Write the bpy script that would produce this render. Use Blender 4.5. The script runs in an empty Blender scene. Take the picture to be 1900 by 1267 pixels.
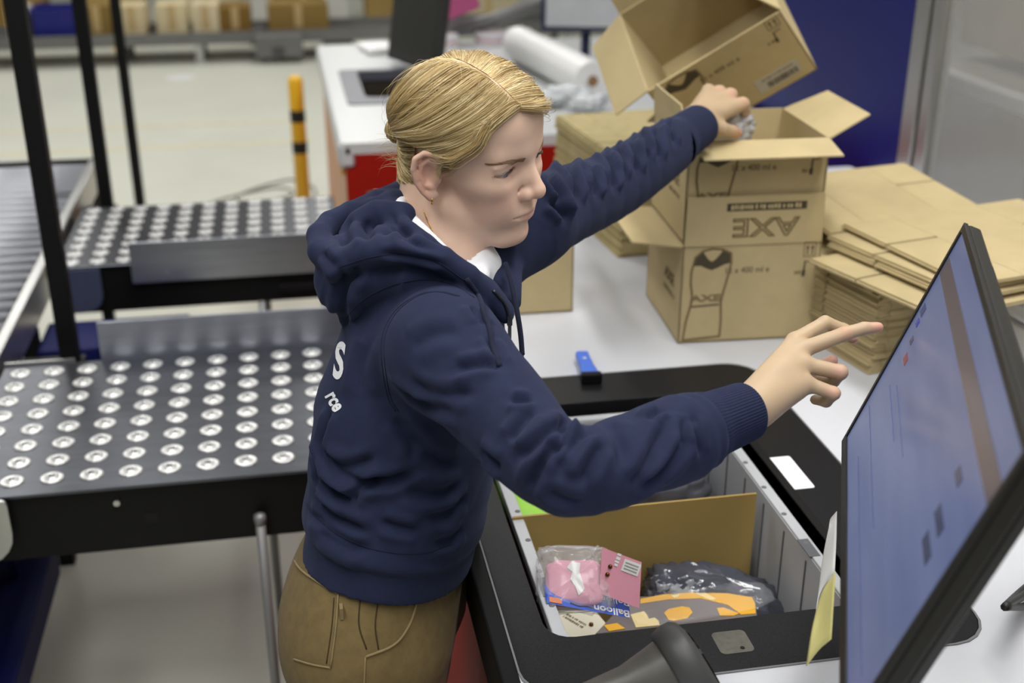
import bpy, bmesh, math, random
import numpy as np
from mathutils import Vector, Matrix, noise as mnoise
from mathutils.bvhtree import BVHTree
random.seed(7); RNG = np.random.default_rng(7)
SC = bpy.context.scene; COL = SC.collection

# ------------------------------------------------------------------ camera
FPX = 2250.0; PITCH = math.radians(23.2); YAW = math.radians(10.6); CAM = np.array([0, 0, 1.9])
cd = bpy.data.cameras.new('camera'); cam = bpy.data.objects.new('camera', cd); COL.objects.link(cam)
cam.location = CAM; cam.rotation_euler = (math.pi/2 - PITCH, 0, -YAW)
cd.sensor_width = 36; cd.lens = FPX/1900*36; cd.clip_start = .05; cd.clip_end = 100
cd.dof.use_dof = True; cd.dof.focus_distance = 1.50; cd.dof.aperture_fstop = 3.4
SC.camera = cam
# ------------------------------------------------------------------ light of the hall
SC.view_settings.view_transform = 'Standard'; SC.view_settings.look = 'None'
SC.view_settings.gamma = 1; SC.view_settings.use_curve_mapping = False
SC.view_settings.exposure = 0.0
w = bpy.data.worlds.new('hall_air'); SC.world = w; w.use_nodes = True
w.node_tree.nodes['Background'].inputs[0].default_value = (1.0, .99, .975, 1)
w.node_tree.nodes['Background'].inputs[1].default_value = .10
def lamp(x, y, z, sx, sy, power, col=(1, .985, .955)):
    l = bpy.data.lights.new('ceiling_tube_light', 'AREA'); l.shape = 'RECTANGLE'; l.size = sx; l.size_y = sy
    l.energy = power; l.color = col
    o = bpy.data.objects.new('ceiling_tube_light', l); COL.objects.link(o); o.location = (x, y, z); return o
for lx, ly, p in ((-1.5, -1.6, 22), (1.1, -1.6, 32), (.45, .15, 38), (-1.0, .9, 46), (-.9, 4.9, 52), (1.25, 1.85, 48), (1.3, 5.2, 20), (-2.6, 7, 56), (0.6, 8.5, 52), (-2.6, 11, 60), (.6, 12, 60), (3.4, 7, 36)):
    lamp(lx, ly, 3.6, .35, 2.2, p)

# ------------------------------------------------------------------ helpers
_f = np.array([math.sin(YAW), math.cos(YAW), 0]); RV = np.array([math.cos(YAW), -math.sin(YAW), 0])
FV = math.cos(PITCH)*_f + np.array([0, 0, -math.sin(PITCH)]); UV_ = math.sin(PITCH)*_f + np.array([0, 0, math.cos(PITCH)])
def ray(u, v): return FV + RV*(u-950)/FPX + UV_*(633-v)/FPX
def at(u, v, d): return CAM + ray(u, v)*d                    # a point at that distance from the camera
def onz(u, v, z): r = ray(u, v); return CAM + r*(z-1.9)/r[2]  # a point on a level surface
def ony(u, v, y): r = ray(u, v); return CAM + r*y/r[1]
def lin(c):
    c = [x/255 for x in c]; return tuple(x/12.92 if x <= .04045 else ((x+.055)/1.055)**2.4 for x in c)
MATS = {}
def mat(name, rgb, rough=.5, metal=0., var=None, bump=None, spec=.5, alpha=None, emit=None, sss=None, coat=0, trans=0, stretch=None, col2=None, aniso=0):
    if name in MATS: return MATS[name]
    m = bpy.data.materials.new(name); m.use_nodes = True; nt = m.node_tree; b = nt.nodes['Principled BSDF']
    c = lin(rgb); b.inputs['Base Color'].default_value = (*c, 1)
    b.inputs['Roughness'].default_value = rough; b.inputs['Metallic'].default_value = metal
    b.inputs['Specular IOR Level'].default_value = spec
    if coat: b.inputs['Coat Weight'].default_value = coat
    if trans: b.inputs['Transmission Weight'].default_value = trans
    if alpha is not None: b.inputs['Alpha'].default_value = alpha
    if emit: b.inputs['Emission Color'].default_value = (*lin(emit[0]), 1); b.inputs['Emission Strength'].default_value = emit[1]
    if sss: b.inputs['Subsurface Weight'].default_value = sss; b.inputs['Subsurface Radius'].default_value = (.012, .005, .003); b.inputs['Subsurface Scale'].default_value = 1
    if var or bump:
        tc = nt.nodes.new('ShaderNodeTexCoord'); mp = nt.nodes.new('ShaderNodeMapping'); nt.links.new(tc.outputs['Object'], mp.inputs[0])
        if stretch: mp.inputs['Scale'].default_value = stretch
    if var:
        n = nt.nodes.new('ShaderNodeTexNoise'); n.inputs['Scale'].default_value = var[0]; n.inputs['Detail'].default_value = 6; n.inputs['Roughness'].default_value = .65
        nt.links.new(mp.outputs[0], n.inputs['Vector'])
        mx = nt.nodes.new('ShaderNodeMix'); mx.data_type = 'RGBA'; a = var[1]
        rmp = nt.nodes.new('ShaderNodeMapRange'); rmp.inputs[1].default_value = .3; rmp.inputs[2].default_value = .7
        nt.links.new(n.outputs['Fac'], rmp.inputs[0]); nt.links.new(rmp.outputs[0], mx.inputs[0])
        if col2: mx.inputs[6].default_value = (*c, 1); mx.inputs[7].default_value = (*lin(col2), 1)
        else:
            mx.inputs[6].default_value = (*[x*(1-a) for x in c], 1); mx.inputs[7].default_value = (*[min(1, x*(1+a)) for x in c], 1)
        nt.links.new(mx.outputs[2], b.inputs['Base Color'])
    if bump:
        n2 = nt.nodes.new('ShaderNodeTexNoise'); n2.inputs['Scale'].default_value = bump[0]; n2.inputs['Detail'].default_value = 4
        nt.links.new(mp.outputs[0], n2.inputs['Vector'])
        bp = nt.nodes.new('ShaderNodeBump'); bp.inputs['Strength'].default_value = bump[1]; bp.inputs['Distance'].default_value = bump[2] if len(bump) > 2 else .002
        nt.links.new(n2.outputs['Fac'], bp.inputs['Height']); nt.links.new(bp.outputs[0], b.inputs['Normal'])
    MATS[name] = m; return m

def tag(o, label=None, cat=None, group=None, kind=None):
    for k, v in (('label', label), ('category', cat), ('group', group), ('kind', kind)):
        if v: o[k] = v
    return o
def empty(name, loc=(0, 0, 0), rot=(0, 0, 0), label=None, cat=None, group=None, kind=None):
    o = bpy.data.objects.new(name, None); COL.objects.link(o); o.location = loc; o.rotation_euler = rot; o.empty_display_size = .05
    return tag(o, label, cat, group, kind)
def meshobj(name, v, f, m, parent=None, smooth=False, loc=None, rot=None):
    me = bpy.data.meshes.new(name)
    if isinstance(f, np.ndarray):
        n = f.shape[1]; me.vertices.add(len(v)); me.vertices.foreach_set('co', np.asarray(v, np.float32).ravel())
        me.loops.add(f.size); me.loops.foreach_set('vertex_index', f.ravel().astype(np.int32))
        me.polygons.add(len(f)); me.polygons.foreach_set('loop_start', np.arange(0, f.size, n, dtype=np.int32)); me.update(calc_edges=True)
    else:
        me.from_pydata([tuple(p) for p in v], [], f); me.update()
    if m: me.materials.append(m)
    if smooth: me.polygons.foreach_set('use_smooth', np.ones(len(me.polygons), bool))
    o = bpy.data.objects.new(name, me); COL.objects.link(o)
    if parent: o.parent = parent
    if loc is not None: o.location = loc
    if rot is not None: o.rotation_euler = rot
    return o
def place(o, M): o.matrix_world = M; return o
class MB:
    def __init__(s): s.v = []; s.f = []
    def add(s, v, f):
        n = len(s.v); s.v += [tuple(map(float, p)) for p in v]; s.f += [tuple(i+n for i in q) for q in f]; return s
    def box(s, c, d, R=None):
        c = np.array(c, float); h = np.array(d, float)/2
        p = [np.array((x, y, z))*h for x in (-1, 1) for y in (-1, 1) for z in (-1, 1)]
        if R is not None: p = [np.array(R) @ q for q in p]
        return s.add([c+q for q in p], [(0, 1, 3, 2), (4, 6, 7, 5), (0, 4, 5, 1), (2, 3, 7, 6), (0, 2, 6, 4), (1, 5, 7, 3)])
    def span(s, a, b): a = np.array(a, float); b = np.array(b, float); return s.box((a+b)/2, b-a)
    def tube(s, path, r, n=10, cap=True, closed=False):
        path = [np.array(p, float) for p in path]; N = len(path); rr = r if hasattr(r, '__len__') else [r]*N
        t0 = path[1]-path[0]; t0 /= np.linalg.norm(t0); a = np.array([0, 0, 1.]) if abs(t0[2]) < .9 else np.array([1., 0, 0])
        u = np.cross(t0, a); u /= np.linalg.norm(u); V = []
        for i in range(N):
            t = path[(i+1) % N if closed else min(i+1, N-1)]-path[i-1 if closed else max(i-1, 0)]; L = np.linalg.norm(t); t = t/L if L > 1e-9 else t0
            u = u-t*(u@t); u /= np.linalg.norm(u); w = np.cross(t, u)
            for k in range(n):
                q = 2*math.pi*k/n; V.append(path[i]+rr[i]*(u*math.cos(q)+w*math.sin(q)))
        F = []
        for i in range(N if closed else N-1):
            j = (i+1) % N
            for k in range(n): F.append((i*n+k, i*n+(k+1) % n, j*n+(k+1) % n, j*n+k))
        if cap and not closed: F += [tuple(range(n-1, -1, -1)), tuple(range((N-1)*n, N*n))]
        return s.add(V, F)
    def cyl(s, a, b, r, r2=None, n=16): return s.tube([a, b], [r, r if r2 is None else r2], n)
    def lathe(s, prof, c=(0, 0, 0), n=24, R=None):
        V = []; c = np.array(c, float)
        for (r, z) in prof:
            for k in range(n):
                q = 2*math.pi*k/n; p = np.array((r*math.cos(q), r*math.sin(q), z)); V.append(c+(p if R is None else np.array(R) @ p))
        F = [(i*n+k, i*n+(k+1) % n, (i+1)*n+(k+1) % n, (i+1)*n+k) for i in range(len(prof)-1) for k in range(n)]
        if prof[0][0] > 1e-6: F.append(tuple(range(n-1, -1, -1)))
        if prof[-1][0] > 1e-6: F.append(tuple(range((len(prof)-1)*n, len(prof)*n)))
        return s.add(V, F)
    def prism(s, poly, z0, z1, M=None):
        n = len(poly); P = [np.array((x, y, z0)) for x, y in poly]+[np.array((x, y, z1)) for x, y in poly]
        if M is not None: P = [np.array(M) @ p if np.array(M).shape == (3, 3) else (np.array(M) @ np.append(p, 1))[:3] for p in P]
        return s.add(P, [tuple(range(n-1, -1, -1)), tuple(range(n, 2*n))]+[(i, (i+1) % n, n+(i+1) % n, n+i) for i in range(n)])
    def ring(s, out, inn, z0, z1):
        n = len(out); V = [(x, y, z) for z in (z0, z1) for P in (out, inn) for x, y in P]; F = []
        for i in range(n):
            j = (i+1) % n
            F += [(2*n+i, 2*n+j, 3*n+j, 3*n+i), (i, n+i, n+j, j), (i, j, 2*n+j, 2*n+i), (n+i, 3*n+i, 3*n+j, n+j)]
        return s.add(V, F)
    def build(s, name, m, parent=None, smooth=False, bevel=0, seg=2, loc=None, rot=None):
        o = meshobj(name, s.v, s.f, m, parent, smooth, loc, rot)
        if bevel:
            b = o.modifiers.new('bevel', 'BEVEL'); b.width = bevel; b.segments = seg; b.limit_method = 'ANGLE'; b.angle_limit = math.radians(40)
        return o
def rrect(x0, y0, x1, y1, r, n=5):
    P = []
    rr = r if hasattr(r, '__len__') else [r]*4
    for (cx, cy, a, q) in ((x1-rr[0], y1-rr[0], 0, rr[0]), (x0+rr[1], y1-rr[1], 90, rr[1]), (x0+rr[2], y0+rr[2], 180, rr[2]), (x1-rr[3], y0+rr[3], 270, rr[3])):
        for k in range(n+1): t = math.radians(a+90*k/n); P.append((cx+q*math.cos(t), cy+q*math.sin(t)))
    return P
def rotz(a): c, s = math.cos(a), math.sin(a); return np.array([[c, -s, 0], [s, c, 0], [0, 0, 1]])
def rotx(a): c, s = math.cos(a), math.sin(a); return np.array([[1, 0, 0], [0, c, -s], [0, s, c]])
def roty(a): c, s = math.cos(a), math.sin(a); return np.array([[c, 0, s], [0, 1, 0], [-s, 0, c]])
def axang(w):
    a = np.linalg.norm(w); k = np.array(w)/max(a, 1e-9); K = np.array([[0, -k[2], k[1]], [k[2], 0, -k[0]], [-k[1], k[0], 0]])
    return np.eye(3)+math.sin(a)*K+(1-math.cos(a))*K @ K
def MAT4(R, t):
    M = Matrix.Identity(4)
    for i in range(3):
        for j in range(3): M[i][j] = float(R[i][j])
        M[i][3] = float(t[i])
    return M
def copyo(o, parent=None, loc=None):
    c = o.copy(); COL.objects.link(c); c.parent = parent
    if loc is not None: c.location = loc
    return c
def copytree(o, parent=None):
    c = copyo(o, parent)
    for ch in list(o.children): copytree(ch, c)
    return c
def text(body, size, m, parent, M, name='printed_text', spacing=1.0, bold=0.0, sx=1.0, outline=0.0, depth=.0002):
    c = bpy.data.curves.new('t', 'FONT'); c.body = body; c.size = size; c.align_x = 'CENTER'; c.align_y = 'CENTER'; c.space_character = spacing
    c.offset = bold; c.extrude = depth; c.resolution_u = 3
    if outline: c.fill_mode = 'NONE'; c.bevel_depth = outline; c.extrude = 0; c.bevel_resolution = 0
    o = bpy.data.objects.new('t', c); COL.objects.link(o)
    me = bpy.data.meshes.new_from_object(o.evaluated_get(bpy.context.evaluated_depsgraph_get())); bpy.data.objects.remove(o); bpy.data.curves.remove(c)
    if sx != 1: me.transform(Matrix.Diagonal((sx, 1, 1, 1)))
    me.materials.clear(); me.materials.append(m); me.name = name
    o = bpy.data.objects.new(name, me); COL.objects.link(o); o.parent = parent
    if parent: o.matrix_parent_inverse = Matrix.Identity(4)
    o.matrix_local = M; return o
def marks(parent, M, w, h, m, name='printed_marks', rows=1):
    # unreadable small print: a row of short bars of uneven length
    b = MB(); r = random.Random(int(w*1e5)+rows)
    for k in range(rows):
        x = -w/2; y = (k-(rows-1)/2)*h*1.5
        while x < w/2:
            q = r.uniform(.25, .7)*h; b.box((x+q/2, y+r.uniform(-.06, .06)*h, 0), (q, h*r.uniform(.75, 1), .0003)); x += q+h*r.choice((.18, .2, .5))
    o = b.build(name, m); o.parent = parent; o.matrix_local = M; return o
def catmull(P, n=8):
    P = [np.array(p, float) for p in P]; Q = [2*P[0]-P[1]]+P+[2*P[-1]-P[-2]]; out = []
    for i in range(1, len(Q)-2):
        for k in range(n):
            t = k/n; a, b, c, d = Q[i-1:i+3]
            out.append(.5*((2*b)+(-a+c)*t+(2*a-5*b+4*c-d)*t*t+(-a+3*b-3*c+d)*t**3))
    return out+[P[-1]]
# ------------------------------------------------------------------ materials
CARD = mat('cardboard', (184, 167, 127), .8, var=(9, .08), bump=(260, .12, .0005), spec=.2)
CARD_IN = mat('cardboard_inside', (168, 146, 96), .85, var=(7, .08), spec=.15)
INK = mat('carton_ink', (70, 62, 44), .8)
INK2 = mat('carton_ink_faded', (112, 95, 62), .8)
BLACKM = mat('black_powder_coat', (12, 12, 13), .55, bump=(500, .1, .0004), spec=.22)
STEEL = mat('brushed_steel', (176, 180, 190), .34, 1, var=(5, .12), stretch=(1, 14, 14))
STEEL_D = mat('dark_brushed_steel', (92, 94, 100), .34, 1, var=(4, .15), stretch=(2, 10, 10))
ALU = mat('aluminium', (190, 190, 188), .35, 1, var=(3, .08))
BALLW = mat('ball_cup_metal', (226, 226, 224), .3, .55)
GREYTOP = mat('grey_laminate', (202, 204, 210), .42, var=(3, .05), spec=.4)
WHITE = mat('white_plastic', (226, 226, 224), .4)
RED = mat('red_panel', (150, 22, 8), .55, var=(4, .08), spec=.2)
SPECK = mat('speckled_black_laminate', (24, 24, 27), .42, var=(420, .75), spec=.2)
GREYTOTE = mat('grey_tote_plastic', (180, 182, 186), .45, var=(6, .05))
FILM = mat('clear_film', (235, 238, 242), .12, alpha=.22, spec=.9)
# ================================================================== the hall
CONC = mat('painted_concrete', (204, 205, 192), .45, var=(1.1, .05), spec=.35)
fl = MB(); fl.add([(-14, -6, 0), (14, -6, 0), (14, 22, 0), (-14, 22, 0)], [(0, 1, 2, 3)])
tag(fl.build('floor', CONC), 'pale smooth concrete floor of the hall', kind='structure')
LINE = mat('worn_yellow_line', (210, 202, 172), .6, var=(6, .1))
for i, y in enumerate((7.84, 8.45)):
    b = MB(); b.span((-9, y-.035, .0005), (.16, y+.035, .0025)); tag(b.build('trim_%d' % (i+1), LINE), 'faded yellow line painted on the floor', kind='structure')
b = MB(); b.span((-14, 15.5, 0), (14, 15.7, 5)); tag(b.build('wall_back', mat('hall_wall', (190, 188, 180), .8)), kind='structure')
# blue partition and framed clear panel along the right side of the packing bench
BLUEW = mat('blue_panel_paint', (8, 20, 96), .42, var=(1.2, .12), spec=.25)
b = MB(); b.span((1.63, 2.98, 0), (1.66, 4.7, 2.6)); tag(b.build('wall_right', BLUEW), 'glossy dark blue partition panel', kind='structure')
win = tag(empty('window_1', (1.64, 1.4, 0)), 'clear plastic screen in an aluminium frame', kind='structure')
for (a, c) in (((-.025, 1.50, .4), (.025, 1.57, 2.6)), ((-.02, 1.44, .4), (.02, 1.49, 2.6)), ((-.025, -.9, .4), (.025, -.84, 2.6)), ((-.02, -.84, .9), (.02, 1.44, .96)), ((-.02, -.84, 2.54), (.02, 1.44, 2.6))):
    b = MB(); b.span(a, c); b.build('frame_bar', ALU, win, bevel=.004)
b = MB(); b.span((-.003, -.84, .96), (.003, 1.44, 2.54)); b.build('pane', mat('scuffed_clear_plastic', (205, 206, 204), .18, alpha=.28, spec=.6), win)
# grey machine beyond the screen
t = empty('grey_machine', (2.5, 2.4, 0), label='blurred grey machine cabinet behind the clear plastic screen', cat='machine')
b = MB(); b.span((-.5, -1.6, 0), (.6, 1.5, 1.15)); b.build('cabinet', mat('machine_grey', (148, 142, 128), .6, var=(2, .15)), t, bevel=.01)
b = MB(); b.span((-.5, -1.6, 1.15), (-.44, 1.5, 1.19)); b.build('ledge', WHITE, t)
b = MB(); b.span((-.2, -1.6, 1.2), (.6, 1.5, 2.6)); b.build('hood', mat('machine_beige', (150, 140, 118), .6, var=(2.5, .2)), t)
b = MB(); b.span((-.22, .55, 1.5), (-.2, .75, 1.75)); b.build('sign_plate', mat('sign_tan', (176, 150, 110), .6), t)

# ================================================================== packing benches
def bench(loc, label, y0, y1, hole, top_m, side_m, seam, xl=.15):
    t = empty('packing_bench', loc, label=label, cat='workbench')
    hx0, hy0, hx1, hy1 = hole
    b = MB(); b.ring(rrect(xl+.01, y0, 1.60, y1, .012), rrect(hx0, hy0, hx1, hy1, [.05, .05, .05, .05]), .945, .98); b.build('worktop', top_m, t)
    b = MB(); b.span((xl, y0, .90), (xl+(.0245 if seam else .05), y1, .9808 if seam else .9785)); b.build('edge_strip', BLACKM if seam else top_m, t, bevel=.004 if seam else .014, seg=3)
    b = MB(); b.span((xl+.02, y0, .12), (xl+.04, y1, .90)); b.build('side_panel', side_m, t)
    b = MB(); b.span((xl+.02, y0-.004, .12), (1.58, y0+.016, .90)); b.span((xl+.05, y0, .9), (1.58, y0+.012, .945)); b.build('end_panel', RED, t)
    b = MB(); b.span((xl+.04, y1-.016, .12), (1.58, y1, .945)); b.build('end_panel', RED, t)
    for x in (.24, 1.55):
        for y in (y0+.06, y1-.06):
            b = MB(); b.span((x-.025, y-.025, 0), (x+.025, y+.025, .12)); b.build('foot', BLACKM, t)
    return t
st1 = bench((0, 0, 0), 'light grey packing bench with red side and black framed tote cutout', .45, 3.2, (.222, 1.092, .808, 1.932), GREYTOP, RED, True, .197)
b = MB(); b.ring(rrect(.222, 1.092, .808, 1.932, [.06, .04, .045, .055]), rrect(.268, 1.19, .694, 1.822, .035), .95, .9815)
b.build('tote_frame', SPECK, st1, bevel=.0015)
b = MB(); b.ring(rrect(.2195, 1.0895, .8105, 1.9345, [.06, .04, .045, .055]), rrect(.222, 1.092, .808, 1.932, [.06, .04, .045, .055]), .95, .9818)
b.build('frame_trim', mat('trim_grey', (112, 112, 114), .45), st1)
for a, c in (((.694, 1.21, .93), (.706, 1.80, .9825)), ((.262, 1.83, .93), (.70, 1.846, .975))):
    b = MB(); b.span(a, c); b.build('edge_seal', BLACKM, st1)
b = MB(); b.span((.22, 1.10, .60), (.80, 1.92, .62)); b.build('tote_shelf', BLACKM, st1)
b = MB(); b.span((.212, 1.0, .3), (.218, 1.13, .9)); b.build('side_inset', BLACKM, st1)
st2 = bench((0, 3.19, 0), 'white topped bench with red front standing beyond the gap, paper roll on it', .55, 2.38, (.215, 1.10, .75, 1.76), mat('white_laminate', (196, 198, 198), .35, spec=.5), mat('red_lit_white_panel', (205, 150, 112), .5), False)  # side panel is white, red bounce light is mixed into its colour
b = MB(); b.ring(rrect(.215, 1.10, .75, 1.76, .03), rrect(.285, 1.21, .70, 1.72, .03), .94, .984); b.build('tote_frame', mat('slate_frame', (88, 90, 100), .4), st2)
b = MB(); b.ring(rrect(.22, 1.11, .745, 1.755, .03), rrect(.285, 1.21, .70, 1.72, .03), .72, .945); b.span((.22, 1.11, .70), (.745, 1.755, .72)); b.build('tote_shelf', mat('dark_brown', (46, 38, 24), .7), st2)
b = MB(); b.span((.16, .62, .86), (.2, .68, .90)); b.build('latch', mat('latch_yellow', (200, 160, 40), .5), st2)

# ================================================================== ball transfer tables
cup = MB(); cup.lathe([(.0215, 0), (.0215, .0016), (.0195, .0030), (.0125, .0034), (.0115, .0012), (.0108, .0012), (.0102, .0052), (.0085, .0058), (.0072, .0058), (.0064, .0012)], n=26)
cupo = cup.build('ball_cup', BALLW, smooth=True); ballm = MB(); ballm.lathe([(0.0001, .0085), (.003, .0080), (.005, .0066), (.0062, .0045), (.0066, .002), (.006, 0)], n=16)
ballo = ballm.build('ball', mat('bearing_ball', (130, 130, 132), .18, 1), smooth=True)
for s_ in (-1, 1):  # two dark dots per cup paint the reflections around the ball
    pass
refl = MB()
for s_ in (-1, 1): refl.lathe([(.0001, .0037), (.0024, .0036), (.0026, .003)], (s_*.0088, 0, .0018), n=10)
reflo = refl.build('cup_reflection', mat('cup_reflection_dark', (38, 36, 34), .7), smooth=True)
RODM = mat('chromed_rod', (140, 140, 140), .45, .5)
def ball_table(name_label, loc, x0, x1, y0, y1, fence, cols, rows, bx, by):
    t = empty('ball_transfer_table', loc, label=name_label, cat='table')
    b = MB(); b.span((x0, y0, -.006), (x1, y1, 0)); b.build('top_plate', STEEL_D, t, bevel=.002)
    b = MB(); b.span((x0+.01, y0+.012, -.14), (x1-.01, y0+.03, -.006)); b.build('skirt', BLACKM, t)
    b = MB(); b.span((x0+.01, y1-.03, -.14), (x1-.01, y1-.012, -.006)); b.build('skirt', BLACKM, t)
    for c in range(cols):
        for r in range(rows):
            p = (bx+c*.0706, by+r*.0708, 0)
            k = copyo(cupo, t, p); copyo(ballo, k); copyo(reflo, k)
    for x, y in ((-.105, y1-.05), (x1-.05, y0+.06), (x1-.05, y1-.05)):
        b = MB(); b.tube([(x, y, -.006), (x, y, -.78)], .0095, 12); b.build('leg', RODM, t, smooth=True)
    b = MB(); b.span((x0-.02, y0+.1, -.06), (x0+.012, y1-.1, -.03)); b.build('hanger', BLACKM, t)
    return t
T1 = ball_table('near steel ball transfer table with upright back plate beside the person', (0, 0, .78), -.66, .14, 2.035, 2.635, 0, 10, 8, -.6185, 2.0925)
b = MB(); b.span((-.452, 2.632, -.02), (.14, 2.638, .092)); b.build('back_plate', STEEL, T1, bevel=.001)
b = MB(); b.span((-.66, 2.638, -.03), (-.51, 2.644, .006)); b.build('back_lip', ALU, T1)
b = MB(); b.tube([(-.36, 2.046, -.035), (-.36, 2.037, -.035)], .006, 12); b.build('screw', ALU, T1)
b = MB(); b.span((-.315, 2.0455, -.088), (-.29, 2.0468, -.066)); b.build('square_hole', mat('hole_black', (4, 4, 4), .9), T1)
b = MB(); b.prism(rrect(-.66, -.13, -.545, 0, [.012, .01, .01, .06]), 2.02, 2.028, np.array([[1, 0, 0], [0, 0, 1], [0, 1, 0]])); b.build('corner_bracket', ALU, T1)
b = MB(); b.tube([(-.105, 2.028, -.09), (-.105, 2.028, -.78)], .0095, 12); b.lathe([(.001, -.078), (.011, -.082), (.012, -.09), (.011, -.1)], (-.105, 2.028, 0), 12); b.build('support_rod', RODM, T1, smooth=True)
T2 = ball_table('far steel ball transfer table with upright front plate, next to the roller conveyor', (0, 0, .78), -.655, .13, 3.295, 3.86, 0, 11, 8, -.615, 3.335)
b = MB(); b.span((-.452, 3.286, -.055), (.13, 3.292, .062)); b.build('front_plate', STEEL, T2, bevel=.001)
for x in (-.36, .03):
    b = MB(); b.tube([(x, 3.284, -.03), (x, 3.287, -.03)], .006, 12); b.build('screw', ALU, T2)
b = MB(); b.prism(rrect(-.64, -.13, -.535, -.006, [.004, .004, .004, .05]), 3.285, 3.292, np.array([[1, 0, 0], [0, 0, 1], [0, 1, 0]])); b.build('corner_bracket', mat('slate_bracket', (58, 64, 88), .5), T2)
b = MB(); b.span((-.06, 3.284, -.11), (.08, 3.29, -.085)); b.build('handle', BLACKM, T2, bevel=.008)
b = MB(); b.tube([(-.105, 3.20, -.10), (-.105, 3.20, -.78)], .0095, 12); b.build('support_rod', MATS['chromed_rod'], T2, smooth=True)
for o in (cupo, ballo, reflo): bpy.data.objects.remove(o)

# ================================================================== roller conveyor at the left
rc = empty('roller_conveyor', (0, 0, 0), label='gravity roller conveyor with steel rollers and aluminium side rail', cat='conveyor')
for x in (-.70, -1.62):
    b = MB(); b.span((x, 1.6, .70), (x+.028, 4.40, .80)); b.build('side_rail', ALU, rc, bevel=.004)
b = MB(); b.span((-1.62, 4.40, .74), (-.665, 4.425, .80)); b.build('end_bar', BLACKM, rc)
rm = MB(); rm.tube([(-1.59, 0, 0), (-.705, 0, 0)], .024, 16)
r0 = rm.build('roller', mat('roller_steel', (168, 170, 176), .4, 1), rc, smooth=True, loc=(0, 1.66, .772)); k = 1
ROLLC = 1
y = 1.66+.071
while y < 4.38: copyo(r0, rc, (0, y, .772)); y += .071
b = MB(); b.span((-1.59, 1.6, .70), (-.70, 4.40, .708)); b.build('roller_gap_shade', BLACKM, rc)  # black sheet added to stand for the shade between the rollers
for y in (1.8, 3.05, 4.3):
    for x in (-.69, -1.6):
        b = MB(); b.span((x-.02, y-.02, 0), (x+.02, y+.02, .70)); b.build('leg', BLACKM, rc)
# black steel posts
for i, (x, y, lab) in enumerate(((-.548, 2.79, 'nearest and thickest black steel post, crossing the roller conveyor'), (-.61, 4.07, 'middle black steel post at the far end of the roller conveyor'), (-.682, 5.52, 'thinnest black steel post, right of the other two, behind the far ball table'))):
    t = empty('steel_post', (x, y, 0), label=lab, cat='post', group='black steel posts at the left')
    zb = .60 if i < 2 else 0
    b = MB(); b.span((-.021, -.021, zb+.012), (.021, .021, 2.7)); b.build('upright', BLACKM, t, bevel=.003)
    b = MB(); b.span((-.13 if i < 2 else -.06, -.03, zb), (.03, .03, zb+.012 if i == 2 else .72)); b.build('foot_plate', BLACKM, t)
# blue crates under conveyor and tables
BLUEC = mat('blue_crate_plastic', (8, 15, 72), .6, var=(5, .2), spec=.2)
def crate(loc, sx, sy, sz, label, rz=0, m=BLUEC):
    t = empty('plastic_crate', loc, (0, 0, rz), label=label, cat='crate')
    b = MB(); h = .006
    b.span((-sx/2, -sy/2, 0), (sx/2, sy/2, .01)); b.span((-sx/2, -sy/2, 0), (-sx/2+h, sy/2, sz)); b.span((sx/2-h, -sy/2, 0), (sx/2, sy/2, sz))
    b.span((-sx/2, -sy/2, 0), (sx/2, -sy/2+h, sz)); b.span((-sx/2, sy/2-h, 0), (sx/2, sy/2, sz)); b.build('bin', m, t)
    b = MB(); b.ring(rrect(-sx/2-.012, -sy/2-.012, sx/2+.012, sy/2+.012, .02), rrect(-sx/2, -sy/2, sx/2, sy/2, .012), sz-.03, sz); b.build('rim', m, t)
    for s_ in (-1, 1):
        for k in range(5): b = MB(); b.span((-sx/2+sx*(k+.5)/5-.006, s_*sy/2-.008, .02), (-sx/2+sx*(k+.5)/5+.006, s_*sy/2+.008, sz-.03)); b.build('rib', m, t)
    return t
for a, c in (((-.672, 3.0, .40), (-.30, 3.2, .66)), ((-.78, 1.6, .22), (-.62, 2.65, .31)), ((-.70, 2.5, .31), (-.68, 2.56, .70))):
    b = MB(); b.span(a, c); b.build('lower_beam', BLUEC, rc, bevel=.006)

# ================================================================== bollard, floor cable
t = empty('bollard', (.049, 5.6, 0), label='slim yellow bollard with two black bands on the pale floor', cat='bollard')
YEL = mat('bollard_yellow', (232, 180, 26), .45)
b = MB(); b.lathe([(.034, .012), (.034, .82), (.030, .838), (.012, .845), (.0001, .846)], n=20); b.build('post', YEL, t, smooth=True)
for z0, z1 in ((.635, .69), (.49, .545)):
    b = MB(); b.lathe([(.0338, z0), (.0348, z0+.001), (.0348, z1-.001), (.0338, z1)], n=20); b.build('band', mat('band_black', (14, 14, 12), .5), t, smooth=True)
b = MB(); b.lathe([(.06, 0), (.06, .012), (.034, .013)], n=20); b.build('base_plate', YEL, t)
P = catmull([(-.7, 6.05, .006), (-.45, 6.5, .006), (-.1, 6.75, .006), (.0, 6.6, .006), (-.2, 6.45, .006), (-.3, 6.62, .007), (-.02, 6.9, .006), (.12, 6.7, .006), (.1, 6.3, .006)], 10)
b = MB(); b.tube(P, .006, 6); tag(b.build('floor_cable', mat('cable_grey', (120, 118, 108), .6), smooth=True), 'thin dark cable curling over the pale floor behind the bollard', 'cable')

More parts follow.
